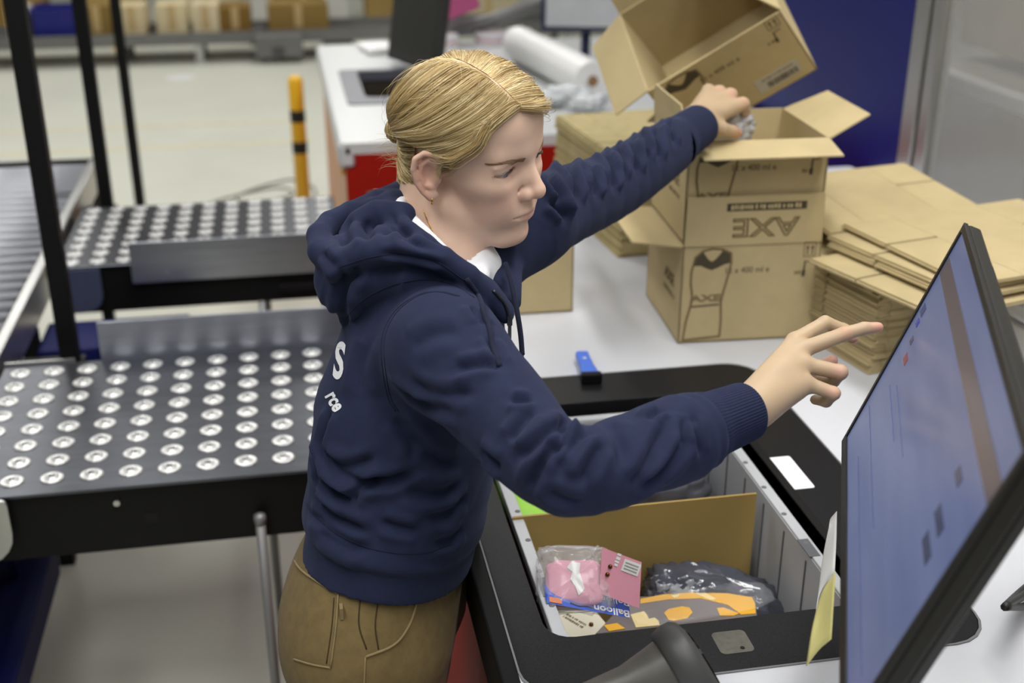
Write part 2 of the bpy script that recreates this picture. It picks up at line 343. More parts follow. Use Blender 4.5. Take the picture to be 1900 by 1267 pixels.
# ================================================================== far conveyor line with goods
fc = empty('belt_conveyor', (0, 10.75, 0), label='long low grey belt conveyor across the back of the hall', cat='conveyor')
GREYF = mat('conveyor_grey', (110, 110, 108), .5, .2, var=(2, .15)); GREYD = mat('conveyor_dark', (70, 70, 68), .6)
for y in (-.0, .62):
    b = MB(); b.span((-4.2, y, .16), (4.2, y+.03, .26)); b.build('side_rail', GREYF, fc)
b = MB(); b.span((-4.2, .03, .20), (4.2, .62, .235)); b.build('belt', GREYD, fc)
for x in (-3.9, -2.6, -1.35, -.72, -.1, 1.2, 2.5):
    b = MB(); b.span((x, .0, .0), (x+.06, .05, .16)); b.span((x-.03, -.03, 0), (x+.09, .08, .015)); b.build('leg', mat('leg_white', (170, 170, 165), .5), fc)
    b = MB(); b.span((x, .58, .0), (x+.06, .63, .16)); b.build('leg', GREYD, fc)
b = MB(); b.span((-.22, -.12, .05), (.18, .02, .24)); b.build('motor_box', GREYF, fc, bevel=.01)
b = MB(); b.span((-.08, -.13, .07), (.02, -.121, .14)); b.build('motor_vent', GREYD, fc)
b = MB(); b.tube([(-1.35, -.05, .15), (-1.35, .0, .15)], .03, 12); b.build('indicator', YEL, fc)
def far_box(x, y, z, sx, sy, sz, rgb, label, name='carton', cat='carton'):
    t = empty(name, (x, y, z), (0, 0, random.uniform(-.02, .02)), label=label, cat=cat, group='goods on the far conveyor line')
    m = mat('far_%d_%d_%d' % rgb, rgb, .8, var=(6, .06))
    b = MB(); b.span((-sx/2, -sy/2, 0), (sx/2, sy/2, sz)); b.build('body', m, t, bevel=.004)
    b = MB(); b.span((-.03, -sy/2-.001, sz*.1), (.03, -sy/2, sz)); b.build('tape', mat('tape_tan', (186, 160, 110), .5), t)
    return t
for (u0, u1, v0, v1, rgb, lab) in ((158, 204, 8, 60, (128, 104, 48), 'brown carton on the far conveyor, right of the blue bin'),
    (222, 268, 8, 42, (206, 190, 150), 'pale carton on the far conveyor, left of the three pale ones'),
    (292, 345, 6, 42, (208, 194, 154), 'pale carton on the far conveyor, middle of the three pale ones'),
    (358, 405, 6, 40, (210, 196, 160), 'pale carton on the far conveyor, right of the three pale ones'),
    (408, 464, 10, 48, (122, 92, 34), 'dark brown carton on the far conveyor beside the white pillar'),
    (498, 608, 4, 44, (134, 108, 52), 'wide brown carton on the far conveyor near the red bench'),
    (20, 48, 14, 66, (214, 210, 198), 'whitish carton at the left of the blue bin')):
    p0 = ony(u0, v1, 11.0); p1 = ony(u1, v0, 11.0)
    z0 = .236; far_box((p0[0]+p1[0])/2, 11.1, z0, p1[0]-p0[0], .34, max(.12, p1[2]-z0), rgb, lab)
p0 = ony(64, 64, 11.0); p1 = ony(142, 12, 11.0)
crate(((p0[0]+p1[0])/2, 11.08, .236), p1[0]-p0[0]-.03, .34, p1[2]-.236, 'bright blue plastic bin standing on the far conveyor', m=mat('blue_bin', (12, 22, 120), .45))
for (u0, u1, w_) in ((466, 496, .3), (612, 660, .3)):
    p0 = ony(u0, 60, 10.60); p1 = ony(u1, 60, 10.60)
    t = empty('pillar', ((p0[0]+p1[0])/2, 11.7, 0), label='white square pillar behind the far conveyor, %s' % ('left of the wide brown carton' if u0 < 500 else 'right of the wide brown carton'), cat='pillar')
    b = MB(); s_ = (p1[0]-p0[0])/2; b.span((-s_, -s_, .0), (s_, s_, 5)); b.build('shaft', mat('pillar_white', (214, 212, 204), .6), t)
    b = MB(); b.span((-s_-.03, -s_-.03, 0), (s_+.03, s_+.03, .06)); b.build('base', GREYD, t)
# second line and shelving behind
t = empty('pallet_rack', (0, 13.2, 0), label='blurred pallet rack with grey beams along the back wall', cat='rack')
for x in (-5, -2.4, .2, 2.8): b = MB(); b.span((x-.05, -.05, 0), (x+.05, .05, 4)); b.build('upright', GREYF, t)
for z in (.35, 1.6): b = MB(); b.span((-5, -.06, z), (2.8, .06, z+.1)); b.build('beam', mat('beam_pale', (176, 174, 168), .5), t)
for i in range(8):
    x = -4.4+i*.93
    far_box(x, 12.8, .0, .62, .5, .33, ((150, 124, 70), (196, 184, 152), (128, 100, 46))[i % 3], 'carton low on the rack behind the far conveyor')
for i, (u0, u1) in enumerate(((300, 350), (372, 470), (5, 75), (160, 215))):
    p0 = ony(u0, 105, 11.5); p1 = ony(u1, 105, 11.5)
    far_box((p0[0]+p1[0])/2, 12.2, 0, (p1[0]-p0[0])*1.06, .3, .1, (205, 196, 166), 'flat pale carton on the floor beneath the far conveyor')
b = MB(); p = onz(335, 143, 0); b.lathe([(.0001, .004), (.10, .004), (.12, .001)], p, 20); tag(b.build('floor_sticker', WHITE), 'small white round sticker on the floor before the far conveyor', 'sticker')
# ================================================================== cartons
FACE = lambda w, d: (lambda u, v: ((u-.5)*w, -d/2, v))
def strip(pts, wd):  # closed or open ribbon polygon list around a polyline in 2D
    P = [np.array(p, float) for p in pts]; quads = []
    for a, b in zip(P[:-1], P[1:]):
        t = b-a; t /= np.linalg.norm(t); n = np.array((-t[1], t[0]))*wd/2; quads.append([a+n-t*wd*.3, a-n-t*wd*.3, b-n+t*wd*.3, b+n+t*wd*.3])
    return quads
FRONT = np.array([[1, 0, 0], [0, 0, -1], [0, 1, 0]])   # print plane (x right, y up, z out) -> front face
def bottle_print(t, w, d, h, M=None):
    B = [(.06, .885), (.035, .74), (.035, .62), (.05, .50), (.048, .42), (.015, .22), (.0, .03), (.27, .055), (.272, .22), (.262, .42), (.275, .52), (.30, .68), (.318, .82), (.312, .915), (.25, .955), (.18, .968), (.11, .945), (.06, .885)]
    o = lambda p: ((p[0]+.035-.5)*w, p[1]*h)
    def flat(name, polys, m, lift=.0004):
        b = MB()
        for k, q in enumerate(polys): b.prism([tuple(x) for x in q], 0, lift+k*2e-6)
        b.v = [tuple(FRONT @ np.array(v)+np.array((0, -d/2-.0001, 0))) for v in b.v]; return b.build(name, m, t)
    flat('printed_bottle', strip([o(p) for p in B], .0042), INK2)
    V = [(.045, .80), (.055, .885), (.115, .935), (.13, .90), (.155, .855), (.18, .835), (.205, .86), (.235, .91), (.25, .945), (.312, .905), (.308, .815), (.27, .805), (.225, .775), (.18, .75), (.135, .775), (.1, .80)]
    flat('printed_collar', [[o(p) for p in V]], INK)
    flat('printed_bar', [[o((.05, .372)), (o((.25, .385))[0], o((.25, .385))[1]), o((.25, .40)), o((.05, .387))]], INK)
    L = lambda u, v: MAT4(FRONT, ((u-.5)*w, -d/2-.0002, v*h))
    text('AXE', h*.095, INK2, t, L(.185, .46), sx=1.7, outline=.0006)
    text('12 x 400 ml e', h*.085, INK, t, L(.47, .735), sx=.95)
    q = []
    for x in (.90, .935):
        q += [[((x-.5-.004)*w, .87*h), ((x-.5+.004)*w, .87*h), ((x-.5+.004)*w, .945*h), ((x-.5-.004)*w, .945*h)],
              [((x-.5-.012)*w, .93*h), ((x-.5+.012)*w, .93*h), ((x-.5)*w, .965*h)]]
    q += strip([((.875-.5)*w, .85*h), ((.958-.5)*w, .85*h), ((.958-.5)*w, .99*h), ((.875-.5)*w, .99*h), ((.875-.5)*w, .85*h)], .0012)
    q += strip([((.885-.5)*w, .66*h), ((.89-.5)*w, .80*h)], .003)+strip([((.884-.5)*w, .655*h), ((.886-.5)*w, .70*h)], .006)+strip([((.90-.5)*w, .795*h), ((.94-.5)*w, .80*h)], .002)
    flat('printed_handling_marks', q, INK)
    marks(t, L(.845, .685), w*.05, h*.04, INK2)
    # faint lettering on the left side
    S = np.array([[0, 0, -1], [-1, 0, 0], [0, 1, 0]])
    text('AXE', h*.16, INK2, t, MAT4(S, (-w/2-.0002, -d*.18, h*.55)), sx=1.2, outline=.0009)
    marks(t, MAT4(S, (-w/2-.0002, -d*.18, h*.40)), w*.28, h*.05, INK2)
def carton(label, M, w, d, h, flaps, prnt=True, group=None, cat='carton'):
    t = empty('carton', label=label, cat=cat, group=group); t.matrix_world = M; th = .004
    for nm, a, c in (('bottom', (-w/2, -d/2, 0), (w/2, d/2, th)), ('wall', (-w/2, -d/2, 0), (w/2, -d/2+th, h)), ('wall', (-w/2, d/2-th, 0), (w/2, d/2, h)), ('wall', (-w/2, -d/2, 0), (-w/2+th, d/2, h)), ('wall', (w/2-th, -d/2, 0), (w/2, d/2, h))):
        b = MB(); b.span(a, c); b.build(nm, CARD, t)
    for k, (ang, L, tp) in flaps.items():
        a = math.radians(ang); b = MB(); W = w if k in 'fb' else d
        poly = [(-W/2+.002, 0), (W/2-.002, 0), (W/2-tp, L), (-W/2+tp, L)]
        ca, sa = math.cos(a), math.sin(a)
        V = []
        for z in (0, th*.8):
            for x, y in poly:
                inn = y*ca-z*sa; up = y*sa+z*ca
                if k == 'f': p = (x, -d/2+inn, h+up)
                elif k == 'b': p = (-x, d/2-inn, h+up)
                elif k == 'l': p = (-w/2+inn, -x, h+up)
                else: p = (w/2-inn, x, h+up)
                V.append(p)
        b.add(V, [(3, 2, 1, 0), (4, 5, 6, 7), (0, 1, 5, 4), (1, 2, 6, 5), (2, 3, 7, 6), (3, 0, 4, 7)]); b.build('flap', CARD, t)
    if prnt: bottle_print(t, w, d, h)
    return t
RZ = -.056
def box_M(x, y, z, rz): return MAT4(rotz(rz), (x, y, z))
# lower and upper carton of the stack
fl_ = np.array((.704, 2.039)); W_, D_, H_ = .268, .262, .195
cen = fl_+(rotz(RZ) @ np.array((W_/2, D_/2, 0)))[:2]
c1 = carton('lower carton of the bench stack with a printed bottle and upside down lettering above', box_M(cen[0], cen[1], .9815, RZ), W_, D_, H_, {'f': (90, .094, .004), 'l': (176, .092, .02)})
LF = MAT4(np.array([[-1, 0, 0], [0, 0, -1], [0, -1, 0]]), (.02, -D_/2-.0036, H_+.035))
text('AXE', .05, INK2, c1, LF, sx=1.35, outline=.0013); marks(c1, MAT4(np.array([[-1, 0, 0], [0, 0, -1], [0, -1, 0]]), (.02, -D_/2-.0041, H_+.073)), .13, .009, CARD)
b = MB(); b.span((.02-.076, -D_/2-.0038, H_+.0655), (.02+.076, -D_/2-.003, H_+.0805)); b.build('printed_bar', INK, c1)
c2 = carton('open upper carton of the stack that the far hand reaches into', box_M(cen[0]+.001, cen[1]+.0065, .9815+H_+.003, RZ), W_-.003, D_-.006, H_-.004, {'f': (187, .085, .006), 'r': (155, .088, .022), 'b': (205, .09, .004), 'l': (97, .062, .03)})
# the tilted carton on top
Rt = axang((.537, -.677, -.158)); ot = np.array((.718, 2.356, 1.398)); w3, d3, h3 = .30, .24, .20
Mt = MAT4(Rt, ot+Rt @ np.array((w3/2, d3/2, -h3)))
c3 = carton('tipped open carton with a barcode label leaning over the carton stack', Mt, w3, d3, h3, {'l': (196, .088, .014), 'r': (60, .10, .03), 'b': (100, .10, .01)})
b = MB(); b.span((.03, -d3/2-.0012, .022), (.125, -d3/2-.0002, .062)); b.build('barcode_label', mat('label_grey', (176, 172, 162), .6), c3)
b = MB(); x = .052
while x < .118:
    q = random.choice((.0012, .002, .003)); b.span((x, -d3/2-.0016, .026), (x+q, -d3/2-.0012, .043)); x += q+random.choice((.0012, .002))
b.build('barcode', INK, c3)
marks(c3, MAT4(FRONT, (.08, -d3/2-.0013, .054)), .07, .005, INK2)
# the small carton behind the person
fr = np.array((.545, 2.238)); w4, d4, h4 = .268, .22, .195; cc = fr+(rotz(-.02) @ np.array((-w4/2, d4/2, 0)))[:2]
carton('closed carton with a printed bottle on the bench just behind the face', box_M(cc[0], cc[1], .9815, -.02), w4, d4, h4, {'f': (0, d4/2, .002), 'b': (0, d4/2, .002)})

# ================================================================== flat carton stacks
def flat_mesh(L, W, th, name='blank'):
    # a carton folded flat: panels and flaps with slots between them
    b = MB(); fl = W*.27
    cuts = [-L/2, -L*.12, L/2]
    for z0, z1, off in ((0, th*.46, 0), (th*.54, th, .004)):
        b.span((-L/2, -W/2+fl, z0), (L/2, W/2-fl, z1))
        for i in range(2):
            x0, x1 = cuts[i]+(.003 if i else 0)+off*.3, cuts[i+1]-(.003 if i == 0 else 0)
            b.span((x0, -W/2+off, z0), (x1, -W/2+fl-.0008, z1)); b.span((x0, W/2-fl+.0008, z0), (x1, W/2-off, z1))
    return b
CARDE = mat('cardboard_worn', (174, 160, 118), .85, var=(30, .12), spec=.15)
def stack(loc, rz, n, L, W, th, label, group, jit=.004, m=CARD):
    src = None
    for i in range(n):
        if src is None: o = src = flat_mesh(L, W, th).build('flat_carton', m)
        else: o = copyo(src)
        o.location = (loc[0]+random.uniform(-jit, jit), loc[1]+random.uniform(-jit, jit), loc[2]+i*(th+.0006)); o.rotation_euler = (0, 0, rz+random.uniform(-.012, .012))
        tag(o, label, 'flat carton', group)
    return src
# right-hand bundles: corner at about (1.00, 1.83)
a_ = math.radians(12)
def rl(x, y): p = rotz(a_) @ np.array((x, y, 0)); return (1.0+p[0], 1.84+p[1])
p = rl(.055, .20); stack((p[0], p[1], .9815), a_+math.pi/2, 22, .40, .105, .0068, 'flat folded carton in the left bundle beside the carton stack', 'left bundle of flat cartons')
p = rl(.175, .20); stack((p[0], p[1], .9815), a_+math.pi/2, 21, .40, .115, .0068, 'flat folded carton in the right bundle behind the monitor', 'right bundle of flat cartons')
p = rl(.33, .26); stack((p[0], p[1], .9815), a_+math.pi/2, 20, .40, .16, .0075, 'flat folded carton in the rear bundle by the clear screen', 'rear bundle of flat cartons')
def sheet(corners, th, label, z=None):
    P = [np.array(c) for c in corners]; o = P[0]; ex = P[1]-P[0]; L = np.linalg.norm(ex); ex /= L
    ey = P[2]-P[0]; ey -= ex*(ey@ex); W = np.linalg.norm(ey); ey /= W; ez = np.cross(ex, ey)
    R = np.stack([ex, ey, ez], 1); c = o+ex*L/2+ey*W/2
    ob = flat_mesh(L, W, th).build('flat_carton', CARD); ob.matrix_world = MAT4(R, c); return tag(ob, label, 'flat carton', 'large flat cartons lying on the bundles')
sheet([(.93, 1.985, 1.150), (1.01, 1.645, 1.162), (1.34, 2.1, 1.16)], .007, 'large flat carton lowest of the sheets, its long edge jutting over the bundles')
sheet([(.985, 2.03, 1.163), (1.055, 1.675, 1.178), (1.36, 2.15, 1.172)], .007, 'large flat carton second from the bottom of the loose sheets')
sheet([(.99, 2.045, 1.172), (1.06, 1.69, 1.187), (1.30, 2.1, 1.183)], .007, 'large flat carton with slots facing out, third of the loose sheets')
sheet([(1.03, 2.07, 1.186), (1.075, 1.69, 1.199), (1.43, 2.14, 1.20)], .006, 'topmost large flat carton at the right, partly behind the monitor')
sheet([(1.0, 2.42, 1.178), (1.0, 2.06, 1.172), (1.34, 2.40, 1.2)], .006, 'large flat carton at the back against the blue panel')
# middle stack behind the far arm
stack((.855, 2.80, .9815), 1.66, 30, .50, .30, .0068, 'flat folded carton in the tall stack behind the outstretched arm', 'tall stack of flat cartons behind the arm', .005, CARDE)

# ================================================================== the tote and what is in it
t = empty('storage_tote', (.481, 1.488, .622), label='grey plastic storage tote sunk in the black frame', cat='tote')
tx, ty, tz, th = .405, .612, .345, .004
for nm, a, c in (('base', (-tx/2+.02, -ty/2+.02, 0), (tx/2-.02, ty/2-.02, .006)), ('wall', (-tx/2+.014, -ty/2+.014, 0), (-tx/2+.018, ty/2-.014, tz)), ('wall', (tx/2-.018, -ty/2+.014, 0), (tx/2-.014, ty/2-.014, tz)), ('wall', (-tx/2+.014, -ty/2+.014, 0), (tx/2-.014, -ty/2+.018, tz)), ('wall', (-tx/2+.014, ty/2-.018, 0), (tx/2-.014, ty/2-.014, tz))):
    b = MB(); b.span(a, c); b.build(nm, GREYTOTE, t)
b = MB(); b.ring(rrect(-tx/2, -ty/2, tx/2, ty/2, .03), rrect(-tx/2+.017, -ty/2+.017, tx/2-.017, ty/2-.017, .02), tz-.012, tz+.004); b.build('rim', GREYTOTE, t, bevel=.002)
for k in range(7):
    y = -ty/2+.07+k*(ty-.14)/6
    for s_ in (-1, 1):
        b = MB(); b.span((s_*(tx/2-.0185)-.0008, y-.0015, .01), (s_*(tx/2-.0185)+.0008, y+.0015, tz-.012)); b.build('rib', mat('tote_groove', (96, 97, 100), .5), t)
        b = MB(); b.lathe([(.0001, tz+.0048), (.0038, tz+.0046), (.0042, tz+.004)], (s_*(tx/2-.012), y+.02, 0), 10); b.build('rim_hole', MATS['tote_groove'], t)
for k in range(5):
    x = -tx/2+.06+k*(tx-.12)/4; b = MB(); b.span((x-.0015, ty/2-.0195, .01), (x+.0015, ty/2-.0178, tz-.012)); b.build('rib', MATS['tote_groove'], t)
for s_, y in ((-1, -.175), (1, -.15)):
    b = MB(); b.span((s_*(tx/2-.013)-.008, y-.022, tz+.0035), (s_*(tx/2-.013)+.008, y+.022, tz+.0046)); b.build('rim_pocket', mat('tote_shadow_grey', (88, 90, 94), .6), t)
b = MB(); b.box((.465, 1.487, .83), (.372, .004, .29)); tag(b.build('divider_board', mat('divider_cardboard', (164, 140, 84), .8, var=(5, .06), spec=.2)), 'brown cardboard divider standing across the tote', 'divider')
def pillow(name, c, size, R, m, label=None, cat=None, parent=None, n=26, crumple=.12, sc=9, ex=.6, seed=0, group=None):
    V = []; F = []
    for i in range(n+1):
        for j in range(2*n):
            a = math.pi*(i/n-.5); q = math.pi*j/n
            f = lambda s, e: math.copysign(abs(s)**e, s)
            p = np.array((f(math.cos(a), .5)*f(math.cos(q), ex), f(math.cos(a), .5)*f(math.sin(q), ex), f(math.sin(a), .9)))
            k = 1+crumple*mnoise.noise(Vector(p*sc*.35+seed))+crumple*.5*mnoise.noise(Vector(p*sc+seed))
            V.append(np.array(c)+np.array(R) @ (p*k*np.array(size)/2))
    for i in range(n):
        for j in range(2*n): F.append((i*2*n+j, i*2*n+(j+1) % (2*n), (i+1)*2*n+(j+1) % (2*n), (i+1)*2*n+j))
    o = meshobj(name, V, F, m, parent, True); return tag(o, label, cat, group)
I3 = np.eye(3)
DKFILM = mat('dark_film', (74, 77, 88), .14, spec=1.0, bump=(22, .5, .01)); PINK = mat('pink_card', (222, 150, 168), .55, var=(12, .05)); PINKF = mat('pink_fabric', (224, 148, 172), .6, var=(14, .06))
# dark film parcels filling the tote
pillow('film_parcel', (.50, 1.33, .725), (.33, .25, .16), I3, DKFILM, 'black goods wrapped in clear shiny film filling the tote front', 'parcel', crumple=.16)
pillow('film_parcel', (.575, 1.432, .815), (.22, .085, .12), rotz(-.2) @ roty(.25), DKFILM, 'dark goods in crinkled clear film leaning on the divider', 'parcel', crumple=.2, seed=3)
pillow('film_bag', (.525, 1.43, .835), (.10, .05, .085), rotz(.1), mat('crinkled_film', (190, 194, 200), .12, alpha=.5, spec=.9, bump=(30, .7, .01)), 'crinkled clear plastic sleeve beside the pink card', 'bag', crumple=.3, seed=9)
def card(name, corners, th, m, label=None, cat=None, parent=None):
    P = [np.array(c, float) for c in corners]; n = np.cross(P[1]-P[0], P[3]-P[0]); n /= np.linalg.norm(n)
    b = MB(); b.add(P+[p-n*th for p in P], [(0, 1, 2, 3), (7, 6, 5, 4), (0, 4, 5, 1), (1, 5, 6, 2), (2, 6, 7, 3), (3, 7, 4, 0)]); return tag(b.build(name, m, parent), label, cat)
def plane_M(corners, u, v, lift=.0006):   # frame on a quad: u,v in 0..1 from corner 0
    P = [np.array(c, float) for c in corners]; ex = P[1]-P[0]; L = np.linalg.norm(ex); ex /= L; ey = P[3]-P[0]; ey -= ex*(ey@ex); W = np.linalg.norm(ey); ey /= W; ez = np.cross(ex, ey)
    return np.stack([ex, ey, ez], 1), P[0]+(P[1]-P[0])*u+(P[3]-P[0])*v+ez*lift, L, W
# pink card pack (standing)
pc = [ony(1112, 1100, 1.285), ony(1186, 1128, 1.262), ony(1188, 1034, 1.30), ony(1117, 1015, 1.318)]; pc[2] = pc[1]+pc[3]-pc[0]
t = card('earring_card', pc, .002, PINK, 'pink card with two small studs standing in the tote', 'card')
R_, o_, L_, Wd = plane_M(pc, .75, .80); b = MB(); b.box((0, 0, 0), (.023, .016, .0006)); b.v = [tuple(R_ @ np.array(v)+o_) for v in b.v]; b.build('price_label', WHITE, t)
b = MB()
for k in range(3): b.box((0, -.004+k*.004, .0006), (.018, .0014, .0004))
b.v = [tuple(R_ @ np.array(v)+o_) for v in b.v]; b.build('label_lines', mat('label_ink', (150, 150, 140), .6), t)
R_, o_, L_, Wd = plane_M(pc, .40, .83); marks(t, MAT4(R_ @ rotz(1.57), o_), .014, .006, WHITE)
R_, o_, L_, Wd = plane_M(pc, .2, .55)
for dy in (-.005, .006):
    b = MB(); b.lathe([(.0001, .003), (.002, .0025), (.003, .001), (.003, 0)], R_ @ np.array((0, dy, 0))+o_, 10, R_); b.build('stud', mat('antique_brass', (110, 74, 36), .35, .8), t, smooth=True)
# blue balloon box
bc = [ony(1014, 1118, 1.275), ony(1168, 1146, 1.262), ony(1170, 1122, 1.272), ony(1016, 1104, 1.288)]
BLUEB = mat('balloon_box_blue', (48, 84, 190), .35)
bc[2] = bc[1]+bc[3]-bc[0]; ex = (bc[1]-bc[0]); ex /= np.linalg.norm(ex); back = np.array((-ex[1], ex[0], 0)); back /= np.linalg.norm(back); fr_n = np.cross(ex, bc[3]-bc[0]); fr_n /= np.linalg.norm(fr_n)
b = MB(); q = [bc[0], bc[1], bc[2], bc[3]]; q2 = [p+back*.032+np.array((0, 0, .003)) for p in q]
b.add(q+q2, [(0, 1, 2, 3), (7, 6, 5, 4), (3, 2, 6, 7), (0, 4, 5, 1), (1, 5, 6, 2), (0, 3, 7, 4)])
t = tag(b.build('balloon_box', BLUEB), 'flat blue box with upside down white lettering under the pink bag', 'box')
R_, o_, L_, Wd = plane_M(bc, .78, .5); text('Balloon', .0165, WHITE, None, MAT4(R_ @ rotz(math.pi), o_), bold=.0003).parent = t
tp = [bc[3], bc[2], bc[2]+back*.032+np.array((0, 0, .003)), bc[3]+back*.032+np.array((0, 0, .003))]
R_, o_, L_, Wd = plane_M(tp, .80, .42); text('Ballons', .0165, WHITE, None, MAT4(R_ @ rotz(math.pi), o_)).parent = t
R_, o_, L_, Wd = plane_M(bc, .10, .5); b = MB(); b.box((0, 0, 0), (.017, .009, .0005)); b.v = [tuple(R_ @ np.array(v)+o_) for v in b.v]; b.build('brand_badge', mat('badge_orange', (206, 120, 70), .5), t)
R_, o_, L_, Wd = plane_M(bc, .42, .45); b = MB(); b.tube([R_ @ np.array((x, .0012*math.sin(x*300), 0))+o_ for x in np.linspace(-.016, .016, 12)], .0011, 6); b.build('opening_slit', mat('slit_brown', (110, 96, 96), .7), t)
# pink pouch inside a clear bag
pb = at(1066, 1082, 1.60)
pr = np.stack([np.array((.98, -.16, 0.0)), np.array((.13, .78, .61)), np.array((-.098, -.60, .79))], 1)
t = pillow('pink_pouch', pb, (.078, .062, .022), pr, PINKF, 'pink fabric pouch in a clear bag on the blue box', 'pouch', crumple=.06, ex=.45)
b = MB(); LG = [(-.004, .026), (.008, .024), (.006, .012), (.010, .0), (.012, -.012), (.004, -.02), (.0, -.008), (-.006, .002), (-.003, .012), (-.010, .018)]
b.prism(LG, .0112, .0125); b.v = [tuple(pr @ np.array(v)+pb) for v in b.v]; b.build('printed_mark', WHITE, t)
pillow('clear_bag', pb+pr @ np.array((0, .006, .0)), (.098, .090, .030), pr, FILM, parent=t, crumple=.16, ex=.4, sc=14)
# white card and yellow edged mask pack
wc = [onz(1046, 1185, .845), onz(1138, 1172, .845), onz(1104, 1132, .85), onz(1028, 1132, .85)]
t = card('stud_card', wc, .0015, mat('cream_card', (222, 216, 196), .6), 'cream card with grey lettering lying at the tote front corner', 'card')
R_, o_, L_, Wd = plane_M(wc, .33, .55)
marks(t, MAT4(R_ @ rotz(2.2), o_), .036, .0045, INK2, rows=2)
R_, o_, L_, Wd = plane_M(wc, .62, .32); b = MB(); b.lathe([(.0001, .004), (.003, .003), (.0035, 0)], o_, 10, R_); b.build('stud', MATS['antique_brass'], t, smooth=True)
YP = mat('pack_yellow', (232, 174, 34), .35); GP = mat('pack_grey', (112, 104, 104), .35, var=(10, .1)); CR = mat('pack_cream', (236, 214, 150), .4)
mk = [onz(1105, 1175, .868), onz(1405, 1146, .868), onz(1400, 1106, .868), onz(1170, 1106, .868)]
mk[2] = mk[1]+mk[3]-mk[0] if False else mk[2]
t = card('mask_pack', mk, .003, GP, 'grey pack with yellow rounded border and printed shapes at the tote front', 'pack')
def decal(polypx, z, name, m, lift): 
    P = [onz(u, v, z) for u, v in polypx]; b = MB(); n = len(P)
    b.add([p+np.array((0, 0, lift)) for p in P]+[p for p in P], [tuple(range(n-1, -1, -1)) if False else tuple(range(n))]+[(i, n+i, n+(i+1) % n, (i+1) % n) for i in range(n)]); return b.build(name, m, t)
decal([(1188, 1120), (1188, 1111), (1230, 1103), (1290, 1099), (1350, 1101), (1395, 1108), (1401, 1120), (1402, 1138), (1375, 1140), (1350, 1122), (1300, 1110), (1240, 1112)], .8682, 'yellow_border', YP, .0008)
decal([(1287, 1100), (1308, 1099), (1330, 1112), (1318, 1113)], .869, 'border_patch', CR, .0006); decal([(1245, 1104), (1262, 1102), (1258, 1108), (1250, 1109)], .869, 'border_patch', CR, .0006)
decal([(1330, 1128), (1342, 1127), (1372, 1138), (1362, 1142), (1336, 1142)], .8682, 'printed_patch', YP, .0008)
decal([(1232, 1137), (1240, 1130), (1265, 1125), (1279, 1127), (1285, 1136), (1275, 1147), (1250, 1152), (1240, 1149)], .8682, 'printed_shape', YP, .0008)
decal([(1170, 1140), (1195, 1134), (1200, 1140), (1204, 1148), (1215, 1146), (1222, 1152), (1224, 1160), (1180, 1164)], .8682, 'printed_shape', CR, .0008)
decal([(1120, 1160), (1145, 1156), (1160, 1166), (1130, 1171)], .8682, 'printed_patch', YP, .0008)
pillow('film_cover', onz(1300, 1125, .868)+np.array((0, 0, .006)), (.22, .07, .010), rotz(.1), mat('film_thin', (240, 242, 246), .1, alpha=.06, spec=.9), parent=t, crumple=.06)
# rear compartment
t = pillow('green_pack', onz(968, 925, .93), (.12, .15, .03), rotz(.5) @ roty(.15), mat('lime_green', (150, 205, 72), .5, var=(8, .05)), 'lime green soft pack in the rear of the tote', 'pack', crumple=.05)
pillow('grey_pouch', onz(1215, 910, .90), (.16, .13, .10), rotz(.2), mat('glossy_dark_grey', (72, 72, 80), .12, bump=(14, .4, .01), spec=.8), 'glossy dark grey pouch behind the divider', 'pouch', crumple=.14, seed=5)
pillow('film_parcel', (.48, 1.65, .80), (.34, .28, .2), I3, DKFILM, 'dark parcel at the bottom of the rear compartment', 'parcel', seed=8)
b = MB(); b.box(onz(1132, 940, .955), (.035, .02, .03), rotz(.3)); t = tag(b.build('small_box', BLUEB, bevel=.001), 'tiny blue and orange box peeping over the divider', 'box')
b = MB(); b.box(onz(1120, 942, .956), (.012, .021, .031), rotz(.3)); b.build('orange_end', mat('badge_orange', (206, 120, 70), .5), t)

# ================================================================== things lying on the frame
nt_ = [onz(1412, 853, .982), onz(1462, 848, .982), onz(1513, 905, .982), onz(1462, 912, .982)]
x0, x1, y0, y1 = .694, .739, 1.475, 1.575
b = MB(); b.prism(rrect(x0, y0, x1, y1, .004), .9818, .9824); tag(b.build('blank_label', mat('label_white', (236, 237, 238), .5)), 'blank white label stuck on the black frame right of the tote', 'label')
b = MB(); b.prism(rrect(.466, 1.122, .509, 1.165, .007), .9817, .9820); t = tag(b.build('worn_sticker', mat('worn_clear_sticker', (92, 90, 82), .7, var=(90, .25))), 'worn greyish square sticker on the black frame in front of the tote', 'sticker')
b = MB(); b.lathe([(.0001, .98235), (.003, .98235), (.003, .982)], (.495, 1.130, 0), 8); b.build('torn_spot', BLACKM, t)
t = empty('safety_knife', onz(1095, 708, .9815), (0, 0, -.08), label='blue safety knife lying on the rear of the black frame', cat='knife')
KB = mat('knife_blue', (62, 112, 222), .4)
b = MB(); b.prism([(-.016, 0), (.016, 0), (.015, .02), (.012, .04), (.012, .095), (.009, .10), (-.009, .10), (-.012, .095), (-.012, .04), (-.015, .02)], .004, .018); b.build('handle', KB, t, bevel=.003)
b = MB(); b.prism([(-.017, -.012), (.020, -.012), (.020, .004), (-.017, .004)], .0, .020); b.build('blade_head', BLACKM, t, bevel=.003)
b = MB(); b.box((0, .065, .0182), (.006, .006, .0006), rotz(.785)); b.build('emblem', mat('emblem_pale', (225, 225, 215), .5), t)
b = MB(); b.prism([(.012, .0), (.02, .0), (.021, .012), (.012, .022)], .004, .014); b.build('trigger', mat('knife_blue_dark', (40, 76, 180), .4), t, bevel=.002)

